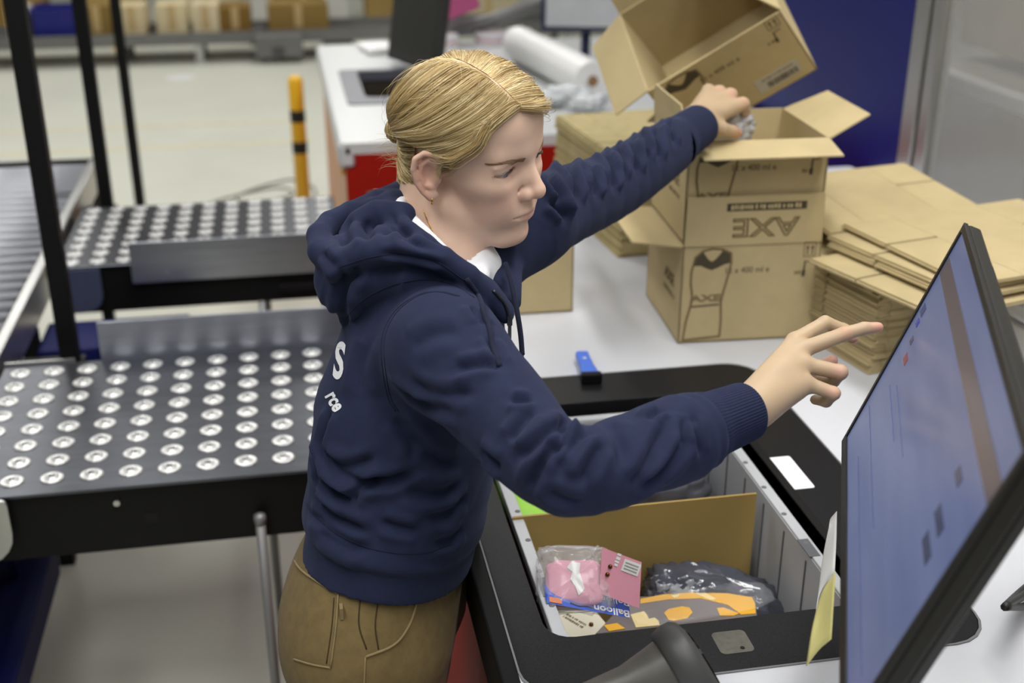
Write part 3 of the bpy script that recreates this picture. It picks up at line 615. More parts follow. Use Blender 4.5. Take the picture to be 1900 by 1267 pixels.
# ================================================================== monitor
yaw, tilt, W, H = -.434, .342, .552, .31
e1 = np.array((math.sin(yaw), -math.cos(yaw), 0)); nb = np.array((math.cos(yaw), math.sin(yaw), 0)); e2 = np.array((0, 0, 1))*math.cos(tilt)+nb*math.sin(tilt)
e3 = np.cross(e1, e2)
if e3 @ nb > 0: e3 = -e3
RM = np.stack([e2 if False else e1, e2, e3], 1)
mA = np.array((.648, 1.236, 1.193))
mo = empty('monitor', label='black flat monitor tilted towards the person, showing a blue screen', cat='monitor'); mo.matrix_world = MAT4(np.stack([e1, e2, e3], 1) if np.linalg.det(np.stack([e1, e2, e3], 1)) > 0 else np.stack([-e1, e2, e3], 1), mA)
SGN = 1 if np.linalg.det(np.stack([e1, e2, e3], 1)) > 0 else -1
X = lambda a, b: (min(SGN*a, SGN*b), max(SGN*a, SGN*b))
def mspan(a, c, name, m, bev=0, par=mo):
    x = X(a[0], c[0]); b = MB(); b.span((x[0], a[1], a[2]), (x[1], c[1], c[2])); return b.build(name, m, par, bevel=bev)
BEZ = mat('monitor_black', (26, 25, 24), .4, spec=.4)
mspan((0, 0, -.020), (W, H, -.004), 'housing', BEZ, .003)
mspan((.03, .02, -.045), (W-.03, H-.02, -.020), 'back_cover', BEZ, .012)
bw = .009
for a, c in (((0, 0), (W, .013)), ((0, H-bw), (W, H)), ((0, .013), (bw, H-bw)), ((W-bw, .013), (W, H-bw))): mspan((*a, -.004), (*c, .001), 'bezel', BEZ, .0008)
def glow(name, rgb, s): return mat(name, (12, 12, 14), .22, emit=(rgb, s), spec=.5)
scr = mat('screen_glow', (10, 11, 16), .28, emit=((92, 112, 176), .80), spec=.6)
nt = scr.node_tree; bs = nt.nodes['Principled BSDF']; tc = nt.nodes.new('ShaderNodeTexCoord'); nz = nt.nodes.new('ShaderNodeTexNoise'); nz.inputs['Scale'].default_value = 5; nz.inputs['Detail'].default_value = 3
mp = nt.nodes.new('ShaderNodeMapping'); mp.inputs['Scale'].default_value = (1, 6, 1); nt.links.new(tc.outputs['Object'], mp.inputs[0]); nt.links.new(mp.outputs[0], nz.inputs['Vector'])
mx = nt.nodes.new('ShaderNodeMix'); mx.data_type = 'RGBA'; nt.links.new(nz.outputs['Fac'], mx.inputs[0]); mx.inputs[6].default_value = (*lin((80, 94, 138)), 1); mx.inputs[7].default_value = (*lin((112, 122, 158)), 1); nt.links.new(mx.outputs[2], bs.inputs['Emission Color'])
sc_ = mspan((bw, .013, -.003), (W-bw, H-bw, -.001), 'screen', scr)
mspan((bw+.004, H-.062, -.001), (W-bw-.004, H-.040, -.0004), 'title_bar', glow('glow_bar', (84, 76, 84), .85), par=mo)
for (a0, a1, b0, b1, rgb, nm) in ((.012, .030, .20, .212, (46, 62, 110), 'screen_icon'), (.055, .075, .155, .164, (130, 60, 70), 'screen_icon'), (.040, .052, .172, .180, (70, 74, 96), 'screen_icon'), (.022, .034, .188, .196, (40, 60, 150), 'screen_icon'),
    (.445, .485, .155, .166, (52, 58, 86), 'screen_button'), (.435, .475, .178, .189, (52, 58, 86), 'screen_button'), (.425, .450, .215, .224, (66, 70, 98), 'screen_button'), (.02, .3, .07, .0712, (86, 98, 140), 'screen_line'), (.10, .5, .04, .0412, (86, 98, 140), 'screen_line'),
    (.06, .2, .12, .1212, (88, 100, 142), 'screen_line'), (.09, .26, .135, .136, (88, 100, 142), 'screen_line')):
    mspan((a0+bw, b0, -.001), (a1+bw, b1, -.0003), nm, glow('glow_%d_%d_%d' % rgb, rgb, .8))
mc = mA+e1*W*.5+e2*H*.5
b = MB(); top = mc-e3*.05; base = np.array((.86, .86, .98)); b.tube([top, mc-e3*.13, np.array((.80, .86, 1.24)), np.array((.86, .86, 1.20)), base+np.array((0, 0, .02))], .018, 10); o = b.build('stand_arm', BLACKM, None, smooth=True); o.parent = mo; o.matrix_parent_inverse = mo.matrix_world.inverted()
b = MB(); b.lathe([(.09, 0), (.09, .012), (.03, .02), (.02, .03)], base, 24); o = b.build('stand_base', BLACKM); o.parent = mo; o.matrix_parent_inverse = mo.matrix_world.inverted()
# notes stuck to its lower edge
def curl(name, P, m, label, cat):
    # P: rows of points, smoothed into a thin curled sheet
    G = [catmull(r, 5) for r in P]; cols = list(zip(*G)); C2 = [catmull(c, 4) for c in cols]; n = len(C2); k = len(C2[0]); V = [p for c in C2 for p in c]
    F = [(i*k+j, i*k+j+1, (i+1)*k+j+1, (i+1)*k+j) for i in range(n-1) for j in range(k-1)]
    o = meshobj(name, V, F, m, None, True); s_ = o.modifiers.new('s', 'SOLIDIFY'); s_.thickness = .0005; return tag(o, label, cat)
dd = 1.36
curl('paper_note', [[at(1553, 948, 1.42), at(1540, 965, 1.42), at(1541, 985, 1.41)], [at(1552, 1000, 1.38), at(1527, 1040, 1.40), at(1530, 1045, 1.40)], [at(1549, 1060, 1.33), at(1522, 1100, 1.35), at(1512, 1150, 1.34)]], mat('paper_white', (232, 232, 230), .7), 'curled white paper note taped under the monitor edge', 'note')
curl('sticky_note', [[at(1551, 1060, 1.31), at(1530, 1090, 1.33), at(1518, 1120, 1.34)], [at(1547, 1120, 1.28), at(1525, 1150, 1.31), at(1506, 1170, 1.32)], [at(1543, 1185, 1.26), at(1520, 1205, 1.28), at(1496, 1236, 1.30)]], mat('sticky_yellow', (222, 214, 140), .7, var=(14, .05)), 'curled pale yellow sticky note hanging from the monitor edge', 'note')
for k, (z, dy) in enumerate(((1.0, 0), (.994, .012), (.9875, -.01))):
    P = catmull([(.78, 1.05, 1.06), (.88, 1.14+dy, z+.01), (1.0, 1.22+dy, z), (1.25, 1.30-dy, z), (1.5, 1.36+dy, z)], 8); b = MB(); b.tube(P, .005, 8)
    tag(b.build('power_cable', mat('cable_black', (24, 23, 22), .5), smooth=True), 'black cable running right from behind the monitor', 'cable', 'cables behind the monitor')
# white printer at the right edge
p = onz(1872, 722, .9815)
t = empty('label_printer', (p[0]+.16, p[1]+.12, .9815), (0, 0, .1), label='white label printer cut off by the right edge of the picture', cat='printer')
b = MB(); b.span((-.14, -.12, .012), (.14, .12, .10)); b.build('body', WHITE, t, bevel=.012); b = MB(); b.span((-.14, -.12, .104), (.14, .12, .15)); b.build('lid', WHITE, t, bevel=.014)
b = MB(); b.span((-.06, -.125, .095), (.06, -.11, .105)); b.build('paper_slot', BLACKM, t)
for x in (-.12, .12):
    for y in (-.1, .1): b = MB(); b.lathe([(.012, 0), (.012, .014)], (x, y, 0), 10); b.build('foot', BLACKM, t)

# ================================================================== hand scanner
SG = mat('scanner_grey', (78, 76, 72), .42, var=(30, .06), spec=.45); SR = mat('scanner_rubber', (64, 64, 64), .5)
t = empty('barcode_scanner', tuple(onz(1200, 1240, .98)), label='dark grey hand held barcode scanner lying on the black frame', cat='scanner')
def loft(secs, n=28):  # secs: (centre, axis u, axis v, ru, rv, power)
    b = MB(); V = []
    for c, u, v, ru, rv, e in secs:
        for k in range(n):
            q = 2*math.pi*k/n; cs, sn = math.cos(q), math.sin(q); f = lambda s: math.copysign(abs(s)**e, s)
            V.append(np.array(c)+np.array(u)*ru*f(cs)+np.array(v)*rv*f(sn))
    F = [(i*n+k, i*n+(k+1) % n, (i+1)*n+(k+1) % n, (i+1)*n+k) for i in range(len(secs)-1) for k in range(n)]
    F += [tuple(range(n-1, -1, -1)), tuple(range((len(secs)-1)*n, len(secs)*n))]; return b.add(V, F)
a0 = at(1010, 1330, 1.31); a1 = at(1265, 1238, 1.325); ax = a1-a0; L_ = np.linalg.norm(ax); ax /= L_
vv = UV_-ax*(ax@UV_); vv /= np.linalg.norm(vv); uu = np.cross(ax, vv)
S_ = [(a0+ax*L_*s, uu, vv, r, r2, .85) for s, r, r2 in ((0, .011, .013), (.05, .017, .017), (.35, .020, .020), (.6, .024, .023), (.78, .031, .031), (.9, .035, .037), (1.0, .037, .039))]
o = loft(S_).build('body', SG, None, smooth=True); o.parent = t; o.matrix_parent_inverse = t.matrix_world.inverted() if False else Matrix.Translation(-Vector(t.location))
hx = ax*.97+vv*.22; hx /= np.linalg.norm(hx); hv = vv-hx*(hx@vv); hv /= np.linalg.norm(hv); hu = np.cross(hx, hv)
S_ = [(a1+hx*s-vv*.004, hu, hv, r*.9, r, .75) for s, r in ((-.012, .041), (-.008, .049), (.004, .052), (.016, .051), (.022, .046), (.024, .039))]
o = loft(S_, 36).build('bumper', SR, None, smooth=True); o.parent = t; o.matrix_parent_inverse = Matrix.Translation(-Vector(t.location))
S_ = [(a1+hx*s-vv*.004, hu, hv, r*.9, r, .75) for s, r in ((.0225, .037), (.026, .036))]
o = loft(S_, 36).build('window', mat('scanner_window', (20, 12, 12), .1), None); o.parent = t; o.matrix_parent_inverse = Matrix.Translation(-Vector(t.location))
b = MB(); b.lathe([(.0001, .002), (.004, .0018), (.0045, 0)], a0+ax*L_*.86-uu*.0335, 12, np.stack([ax, vv, -uu], 1)); o = b.build('button', BLACKM, None); o.parent = t; o.matrix_parent_inverse = Matrix.Translation(-Vector(t.location))

# ================================================================== things on the far bench
MD = mat('far_black', (44, 44, 42), .5)
def far_monitor(c, rz, rx, w, h, label, screen, frame=MD):
    t = empty('monitor', c, (rx, 0, rz), label=label, cat='monitor', group='monitors on the far bench')
    b = MB(); b.span((-w/2, -.02, 0), (w/2, .02, h)); b.build('housing', frame, t, bevel=.004)
    b = MB(); b.span((-w/2+.02, -.022, .02), (w/2-.02, -.0201, h-.02)); b.build('screen', screen, t)
    b = MB(); b.tube([(0, .02, h*.4), (0, .08, h*.3), (0, .08, .982-c[2])], .02, 8); b.build('stand', frame, t)
    return t
far_monitor(tuple(onz(768, 122, 1.0)), -1.22, -.16, .42, .50, 'dark monitor on the far bench seen nearly edge on, behind the head', mat('dark_screen', (52, 52, 50), .3))
far_monitor(tuple(ony(1085, 58, 4.95)), -.30, -.1, .36, .30, 'monitor with a navy frame and pale grey screen at the top', mat('pale_screen', (182, 184, 186), .35, var=(6, .1)), mat('navy_frame', (26, 32, 62), .4))
t = empty('paper_roll', (1.12, 4.62, 1.06), (0, 0, 0), label='big white paper roll lying on the far bench', cat='roll')
pa = onz(962, 80, 1.053); pb_ = onz(1100, 150, 1.053); b = MB(); b.tube([pa, pb_], .07, 28); o = b.build('paper', WHITE, t, smooth=False); o.location = -Vector(t.location)
b = MB(); b.tube([pa+(pa-pb_)*.002, pb_-(pa-pb_)*.002], .02, 16); o = b.build('core', mat('core_brown', (140, 110, 70), .8), t); o.location = -Vector(t.location)
for i, (x, y, z, sx, rgb, lab, r) in enumerate(((ony(828, 72, 5.42)[0], 5.42, .981, .15, (222, 222, 224), 'white and pink tape roll on the far bench beside the dark monitor', .055), (ony(912, 68, 5.46)[0], 5.46, .981, .2, (208, 204, 208), 'purple grey film roll on the far bench', .075), (ony(962, 52, 5.50)[0], 5.50, .981, .16, (226, 224, 216), 'round white roll end above the paper roll', .06))):
    t = empty('tape_roll', (x, y, z), label=lab, cat='roll')
    b = MB(); b.lathe([(r*.45, 0), (r, 0), (r, .05), (r*.97, .055), (r*.45, .055)], n=24); b.build('tape', mat('roll_%d' % i, rgb, .4), t, smooth=False)
    b = MB(); b.lathe([(r*1.005, .02), (r*1.006, .03)], n=24); b.build('stripe', mat('stripe_pink', (206, 160, 168), .5), t)
    b = MB(); b.lathe([(r*.44, .0), (r*.44, .057), (r*.38, .057), (r*.38, 0)], n=24); b.build('core', mat('core_pale', (190, 170, 140), .8), t)
t = empty('swivel_arm', (0, 0, 0), label='grey swivel arm crossing behind the head at the top', cat='arm')
a0, a1, a2 = ony(815, 62, 5.5), ony(905, 40, 5.5), ony(1015, 0, 5.5)
b = MB(); b.tube([(a0[0], 5.5, .98), a0+np.array((0, 0, .02))], .03, 12); b.build('upright', MD, t)
b = MB(); b.tube([a0, a1, a2], .032, 12); b.build('arm', mat('arm_grey', (112, 112, 112), .45), t, smooth=True)
b = MB(); b.box(ony(850, 6, 5.45), (.17, .10, .09), roty(-.35)); b.build('pink_cover', mat('magenta_pink', (186, 84, 130), .5), t, bevel=.01)
for i, (u, v, s_) in enumerate(((1052, 176, .085), (1092, 190, .065), (1022, 182, .055))):
    pillow('air_cushion', onz(u, v, 1.01), (s_*1.9, s_*1.6, s_*.7), rotz(i), mat('air_film', (226, 230, 232), .2, alpha=.75, spec=.8, bump=(20, .5, .01)), ('large', 'right hand', 'small')[i]+' clear air cushion bag heaped on the bench behind the cartons', 'bag', crumple=.42, seed=i*4)
b = MB(); p = onz(700, 92, .985); b.box(p+np.array((0, 0, .012)), (.13, .2, .02), rotz(.2)); tag(b.build('paper_pile', mat('paper_bright', (240, 240, 238), .6), bevel=.002), 'small bright stack of paper on the far white bench', 'paper')
pillow('clear_bag', at(1340, 238, 2.24), (.11, .07, .06), rotz(-.2), mat('hand_film', (200, 206, 215), .14, alpha=.42, spec=.9, bump=(30, .6, .01)), 'crumpled clear plastic bag held by the far hand in the open carton', 'bag', crumple=.3, seed=2)
# ================================================================== implicit surfaces
def smin(a, b, k):
    h = np.clip(.5+.5*(b-a)/k, 0, 1); return b+(a-b)*h-k*h*(1-h)
def smax(a, b, k): return -smin(-a, -b, k)
def s_ell(P, c, r, R=None):
    q = P-np.asarray(c, np.float32)
    if R is not None: q = q @ np.asarray(R, np.float32)
    r = np.asarray(r, np.float32); k0 = np.sqrt(((q/r)**2).sum(1)); k1 = np.sqrt(((q/(r*r))**2).sum(1))+1e-9; return k0*(k0-1)/k1
def s_cap(P, a, b, r0, r1):
    a = np.asarray(a, np.float32); b = np.asarray(b, np.float32); ab = b-a; q = P-a; t = np.clip(q@ab/(ab@ab+1e-12), 0, 1)
    return np.sqrt(((q-t[:, None]*ab)**2).sum(1))-(r0+(r1-r0)*t)
def s_chain(P, pts, rs, k=0):
    d = None
    for i in range(len(pts)-1):
        e = s_cap(P, pts[i], pts[i+1], rs[i], rs[i+1]); d = e if d is None else (smin(d, e, k) if k else np.minimum(d, e))
    return d
def chain_param(P, pts):   # nearest point on a polyline: distance, param 0..1, offset vector
    pts = np.asarray(pts, np.float32); L = np.r_[0, np.cumsum(np.linalg.norm(np.diff(pts, axis=0), axis=1))]; best = np.full(len(P), 1e9, np.float32); tt = np.zeros(len(P), np.float32); off = np.zeros_like(P)
    for i in range(len(pts)-1):
        a, b = pts[i], pts[i+1]; ab = b-a; q = P-a; t = np.clip(q@ab/(ab@ab), 0, 1); v = q-t[:, None]*ab; d = (v*v).sum(1); m = d < best
        best[m] = d[m]; tt[m] = (L[i]+t[m]*(L[i+1]-L[i]))/L[-1]; off[m] = v[m]
    return np.sqrt(best), tt, off
def axis(*segs):   # (end, step) pieces from segs[0]
    x = [segs[0]]
    for e, h in segs[1:]: k = max(1, math.ceil((e-x[-1])/h)); x += list(np.linspace(x[-1], e, k+1)[1:])
    while (len(x)-1) % 12: x.append(2*x[-1]-x[-2])
    return np.array(x)
def surface(f, lo, hi, h, lip=1.35):
    return surfx(f, [axis(lo[i], (hi[i], h)) for i in range(3)], lip)
def surfx(f, axs, lip=1.35):
    B = 12; nb = np.array([(len(a)-1)//B for a in axs]); n = nb*B
    G = np.full(n+1, 1., np.float32)
    bi = np.stack(np.meshgrid(*[np.arange(k) for k in nb], indexing='ij'), -1).reshape(-1, 3)
    X = lambda idx: np.stack([axs[k][idx[:, k]] for k in range(3)], 1).astype(np.float32)
    a0 = X(bi*B); a1 = X(bi*B+B); d = f((a0+a1)/2); keep = np.abs(d) < np.linalg.norm(a1-a0, axis=1)*.5*lip; G[:-1, :-1, :-1] = np.repeat(np.repeat(np.repeat(np.where(d < 0, -1., 1.).reshape(nb), B, 0), B, 1), B, 2)
    loc = np.stack(np.meshgrid(*[np.arange(B+1)]*3, indexing='ij'), -1).reshape(-1, 3); kb = bi[keep]
    for s in range(0, len(kb), 300):
        idx = (kb[s:s+300, None, :]*B+loc[None]).reshape(-1, 3); G[idx[:, 0], idx[:, 1], idx[:, 2]] = f(X(idx))
    S = G < 0; c = np.zeros(np.array(G.shape)-1, np.uint8)
    for dx in (0, 1):
        for dy in (0, 1):
            for dz in (0, 1): c += S[dx:G.shape[0]-1+dx, dy:G.shape[1]-1+dy, dz:G.shape[2]-1+dz]
    act = (c > 0) & (c < 8); I = np.argwhere(act); ids = np.full(act.shape, -1, np.int32); ids[act] = np.arange(len(I))
    acc = np.zeros((len(I), 3)); cnt = np.zeros(len(I))
    for a in [(x, y, z) for x in (0, 1) for y in (0, 1) for z in (0, 1)]:
        for ax in range(3):
            if a[ax]: continue
            b = list(a); b[ax] = 1
            va = G[I[:, 0]+a[0], I[:, 1]+a[1], I[:, 2]+a[2]]; vb = G[I[:, 0]+b[0], I[:, 1]+b[1], I[:, 2]+b[2]]; m = (va < 0) != (vb < 0)
            t = np.where(m, va/np.where(m, va-vb, 1), 0); p = np.tile(np.array(a, float), (len(I), 1)); p[:, ax] += t; acc[m] += p[m]; cnt[m] += 1
    I2 = I+acc/cnt[:, None]; V = np.stack([np.interp(I2[:, k], np.arange(len(axs[k])), axs[k]) for k in range(3)], 1); F = []
    for ax in range(3):
        sl0 = [slice(None)]*3; sl1 = [slice(None)]*3; sl0[ax] = slice(0, -1); sl1[ax] = slice(1, None)
        E = np.argwhere(S[tuple(sl0)] != S[tuple(sl1)]); o1, o2 = [(1, 2), (2, 0), (0, 1)][ax]
        E = E[(E[:, o1] > 0) & (E[:, o2] > 0) & (E[:, o1] < act.shape[o1]) & (E[:, o2] < act.shape[o2])]; q = []
        for (p1, p2) in ((-1, -1), (0, -1), (0, 0), (-1, 0)):
            e = E.copy(); e[:, o1] += p1; e[:, o2] += p2; q.append(ids[e[:, 0], e[:, 1], e[:, 2]])
        q = np.stack(q, 1); neg = ~S[E[:, 0], E[:, 1], E[:, 2]]; q[neg] = q[neg][:, ::-1]; F.append(q[(q >= 0).all(1)])
    return V, np.concatenate(F).astype(np.int64)
def near(P, f, c, r):     # evaluate f only inside a ball that holds its surface
    q = np.sqrt(((P-np.asarray(c, np.float32))**2).sum(1)); d = (q-r+.03).astype(np.float32); m = q < r
    if m.any(): d[m] = f(P[m])
    return d
def relax(V, F, it=2, lam=.5):
    for _ in range(it):
        A = np.zeros_like(V); n = np.zeros(len(V))
        for i in range(4):
            np.add.at(A, F[:, i], V[F[:, (i+1) % 4]]); np.add.at(A, F[:, i], V[F[:, (i-1) % 4]]); n += 2*np.bincount(F[:, i], minlength=len(V))
        V = V+(A/n[:, None]-V)*lam
    return V
def vnoise(P, s, seed=0):   # cheap smooth noise from rotated sines
    P = P*s; r = np.random.default_rng(seed); o = np.zeros(len(P), np.float32)
    for k in range(5):
        w_ = r.normal(size=3); o += np.sin(P@w_.astype(np.float32)*1.3+r.uniform(0, 6)+1.2*np.sin(P@r.normal(size=3).astype(np.float32)))
    return o/5
def paint(o, cols):
    a = o.data.color_attributes.new('tint', 'FLOAT_COLOR', 'POINT'); a.data.foreach_set('color', np.c_[cols, np.ones(len(cols))].astype(np.float32).ravel())
def tinted(name, rough, sss=0, bump=None, spec=.4):
    m = mat(name, (200, 160, 140), rough, sss=sss, bump=bump, spec=spec); nt = m.node_tree; a = nt.nodes.new('ShaderNodeAttribute'); a.attribute_name = 'tint'; nt.links.new(a.outputs['Color'], nt.nodes['Principled BSDF'].inputs['Base Color']); return m
SKIN = tinted('skin', .48, .12, bump=(700, .08, .0004))
# ------------------------------------------------------------------ the person
HR = axang((.155, .102, -.728)).astype(np.float32); HO = np.array((.2245, 1.499, 1.507)); toW = lambda p: np.asarray(p) @ HR.T+HO; toH = lambda p: (np.asarray(p)-HO) @ HR
NB = at(834, 486, 1.583); NT = at(838, 490, 1.55)
yw = math.radians(-18); FW = np.array((math.cos(yw), math.sin(yw), 0)); LF_ = np.array((-math.sin(yw), math.cos(yw), 0))
EC = (.0608, .0365, .0150); ER_ = .0182; LR = .0202; EW = .0198; LUP, LLO = .15, -.36
def headsdf(P):
    y = P[:, 1]; A = P.copy(); A[:, 1] = np.abs(y)
    d = s_ell(P, (-.006, 0, .044), (.088, .072, .0815))
    d = smin(d, s_ell(P, (.030, 0, .028), (.058, .062, .078)), .02)            # forehead and mid face
    d = smin(d, s_ell(P, (.040, 0, .066), (.046, .054, .044)), .03)
    d = smin(d, s_ell(P, (.034, 0, -.040), (.052, .050, .056)), .025)          # lower face
    d = smin(d, s_cap(A, (.006, .0530, -.047), (.066, .019, -.0855), .0115, .0135), .020)   # jaw line
    d = smin(d, s_ell(P, (.074, 0, -.083), (.017, .019, .016)), .016)          # chin
    d = smin(d, s_ell(A, (.054, .040, -.006), (.028, .022, .020)), .022)       # cheek bone
    d = smin(d, s_ell(A, (.060, .028, -.038), (.026, .022, .026)), .02)        # cheek
    d = smin(d, s_cap(A, (.081, .006, .034), (.066, .044, .033), .0085, .009), .016)   # brow
    d = smin(d, s_ell(P, (.078, 0, -.050), (.0155, .027, .018)), .012)         # mouth mound
    d = smax(d, -s_ell(A, (.0890, .033, .0160), (.0105, .0195, .0115)), .010)    # eye socket
    d = smin(d, s_chain(P, [(.082, 0, .026), (.093, 0, .008), (.1045, 0, -.011)], [.0055, .0068, .0078]), .010)
    d = smin(d, s_ell(A, (.079, .0095, -.004), (.014, .0085, .018)), .012)
    d = smin(d, s_ell(P, (.1025, 0, -.0165), (.0108, .0105, .0092)), .007)     # nose tip
    d = smin(d, s_ell(A, (.0915, .0112, -.0205), (.0118, .0070, .0086)), .005)  # wings
    d = smax(d, -s_chain(A, [(.0895, .0150, -.0085), (.0835, .0200, -.0170), (.0835, .0195, -.0265)], [.0010, .0018, .0014]), .004)
    d = smin(d, s_cap(P, (.086, 0, -.026), (.094, 0, -.024), .004, .004), .006)
    d = smax(d, -s_ell(A, (.0965, .0056, -.0262), (.0050, .0028, .0030)), .002)  # nostrils
    # eyelids
    ec = np.array(EC, np.float32); q = A-ec; r = np.sqrt((q*q).sum(1)); el = np.arctan2(q[:, 2], q[:, 0])+.07*q[:, 1]/.015; s = q[:, 1]/EW; w_ = np.clip(1-s*s, 0, 1)
    op = np.minimum((LUP*w_**.6-.04)-el, el-(LLO*w_**.7+.02))*.015
    d = smin(d, np.maximum(r-LR, ER_-.0003-r), .006)
    cut = np.maximum(-op, r-.0255)
    cut = np.where((q[:, 0] > .002) & (np.abs(s) < 1.0), -cut, -1.); d = np.where(cut > 0, np.maximum(d, cut), d)
    d = smin(d, s_chain(A, [(.0815, .0200, .0270), (.0815, .035, .0295), (.0715, .053, .0235)], [.0022, .0030, .0026]), .005)   # lid fold
    # lips
    d = smin(d, s_chain(A, [(.0945, 0, -.0455), (.0925, .010, -.0450), (.0825, .0275, -.0485)], [.0028, .0027, .0016]), .006)
    d = smin(d, s_chain(A, [(.0930, 0, -.0555), (.0908, .011, -.0550), (.0825, .0255, -.0500)], [.0030, .0028, .0014]), .006)
    d = smax(d, -s_chain(A, [(.0985, 0, -.0503), (.0960, .011, -.0500), (.0840, .0305, -.0490)], [.0020, .0019, .0006]), .0022)
    d = smax(d, -s_ell(P, (.0945, 0, -.0660), (.0045, .014, .0040)), .006)     # under lip
    d = smax(d, -s_cap(P, (.0985, 0, -.033), (.0985, 0, -.042), .0016, .002), .003)
    # ears
    E = (A-np.array((-.008, .071, -.001), np.float32))/1.06; ce, se = math.cos(.42), math.sin(.42); ex = E[:, 0]*ce-E[:, 1]*se; ey = E[:, 1]*ce+E[:, 0]*se; E2 = np.stack([ex, ey, E[:, 2]], 1).astype(np.float32)
    # ear local: x back(-)/front(+), y out, z up
    hel = [(.010, .001, .006), (.012, .005, .018), (.004, .009, .0285), (-.008, .011, .030), (-.018, .012, .022), (-.020, .012, .008), (-.016, .011, -.008), (-.008, .009, -.020), (.000, .006, -.027), (.006, .003, -.024)]
    e = s_ell(E2, (-.004, .004, .003), (.016, .0045, .028)); e = smax(e, -s_ell(E2, (-.002, .011, .002), (.0095, .0075, .0135)), .004)
    e = smin(e, s_chain(E2, hel, [.003, .0032, .0034, .0036, .0038, .0036, .0034, .0036, .0042, .004]), .003)
    e = smin(e, s_chain(E2, [(-.002, .008, .022), (-.011, .0085, .014), (-.0125, .0085, .002), (-.008, .008, -.011), (.0005, .0065, -.0135)], [.0026, .0030, .0030, .003, .003]), .003)
    e = smin(e, s_ell(E2, (.008, .0045, -.003), (.0042, .004, .006)), .003); e = smin(e, s_ell(E2, (.001, .0055, -.024), (.0062, .0036, .0075)), .004)
    d = smin(d, e, .004)
    n0 = toH(NB).astype(np.float32); n0b = toH(NB-np.array((.02, .0, .09))).astype(np.float32)
    d = smin(d, s_chain(P, [(-.030, 0, -.03), tuple(n0), tuple(n0b)], [.047, .050, .066]), .022)
    d = smin(d, s_cap(P, (-.055, 0, -.01), tuple(n0+np.array((-.035, 0, .0), np.float32)), .035, .045), .03)
    return d
BASE = np.array(lin((224, 190, 168))); 
def skin_head(V):
    c = np.tile(BASE, (len(V), 1)); A = V.copy(); A[:, 1] = np.abs(A[:, 1])
    def blend(w_, col):
        nonlocal c; c = c*(1-w_[:, None])+np.array(lin(col))*w_[:, None]
    g = lambda ctr, r, p=2: np.exp(-(((A-np.array(ctr))/np.array(r))**2).sum(1))
    blend(.26*g((.075, .04, -.022), (.03, .022, .022)), (206, 138, 118)); blend(.28*g((.108, 0, -.018), (.016, .014, .014)), (208, 140, 120))
    blend(.5*g((-.005, .085, .0), (.03, .012, .035)), (206, 130, 108)); blend(.30*g((.08, 0, -.088), (.018, .02, .014)), (206, 142, 122))
    lip = np.clip(1-np.minimum(s_chain(A.astype(np.float32), [(.096, 0, -.0470), (.0925, .010, -.0468), (.0835, .0265, -.0488)], [.0025, .0025, .001]), s_chain(A.astype(np.float32), [(.096, 0, -.0540), (.092, .011, -.0535), (.0835, .0250, -.0495)], [.003, .003, .001]))/.0018, 0, 1)
    blend(.50*lip, (186, 118, 110)); blend(.30*np.exp(-(((A-np.array((.078, .031, .012)))/np.array((.012, .016, .008)))**2).sum(1)), (176, 120, 112))
    blend(.25*g((.07, .031, .03), (.02, .02, .007)), (196, 140, 124))
    c *= (1+.05*vnoise(V.astype(np.float32), 90, 3)[:, None]); return c
# ------------------------------------------------------------------ hands
def fchain(P, pts, rs): return s_chain(P, pts, rs, .003)
def mk(L): return [at(*p).astype(np.float32) for p in L]
def handsdf_near(P):
    wr = at(1372, 772, 1.372); mc = mk([(1474, 632, 1.460), (1489, 648, 1.444), (1492, 676, 1.428), (1496, 711, 1.414)])
    d = None
    for k, m in enumerate(mc):
        e = s_chain(P, [wr, (wr*.45+m*.55+UV_*.002), m], [.0190, .0135, .0098 if k < 3 else .0088]); d = e if d is None else smin(d, e, .014)
    d = smin(d, s_cap(P, wr, at(1330, 795, 1.35), .0225, .0215), .012)
    idx = mk([(1474, 632, 1.460), (1531, 598, 1.474), (1566, 611, 1.480), (1583, 628, 1.476)]); mid = mk([(1489, 648, 1.444), (1567, 619, 1.447), (1603, 609, 1.449), (1629, 606.5, 1.450)])
    rng = mk([(1492, 676, 1.428), (1559, 690, 1.428), (1546, 706, 1.448), (1522, 703, 1.464)]); pnk = mk([(1496, 711, 1.414), (1547, 729, 1.412), (1533, 744, 1.430), (1512, 741, 1.442)])
    th = mk([(1425, 735, 1.425), (1470, 702, 1.478), (1518, 684, 1.492), (1544, 669, 1.488)])
    for f_, r in ((idx, (.0098, .0086, .0076, .0066)), (mid, (.0100, .0088, .0078, .0064)), (rng, (.0098, .0090, .0078, .0068)), (pnk, (.0088, .0078, .0070, .0060))):
        d = smin(d, fchain(P, f_, r), .006)
    d = smin(d, s_chain(P, th, (.017, .0115, .0095, .0075), .004), .010)
    d = smin(d, s_cap(P, at(1410, 758, 1.385), at(1470, 722, 1.41), .017, .011), .02)
    d = d-.0008*vnoise(P, 160, 4)*0; return d
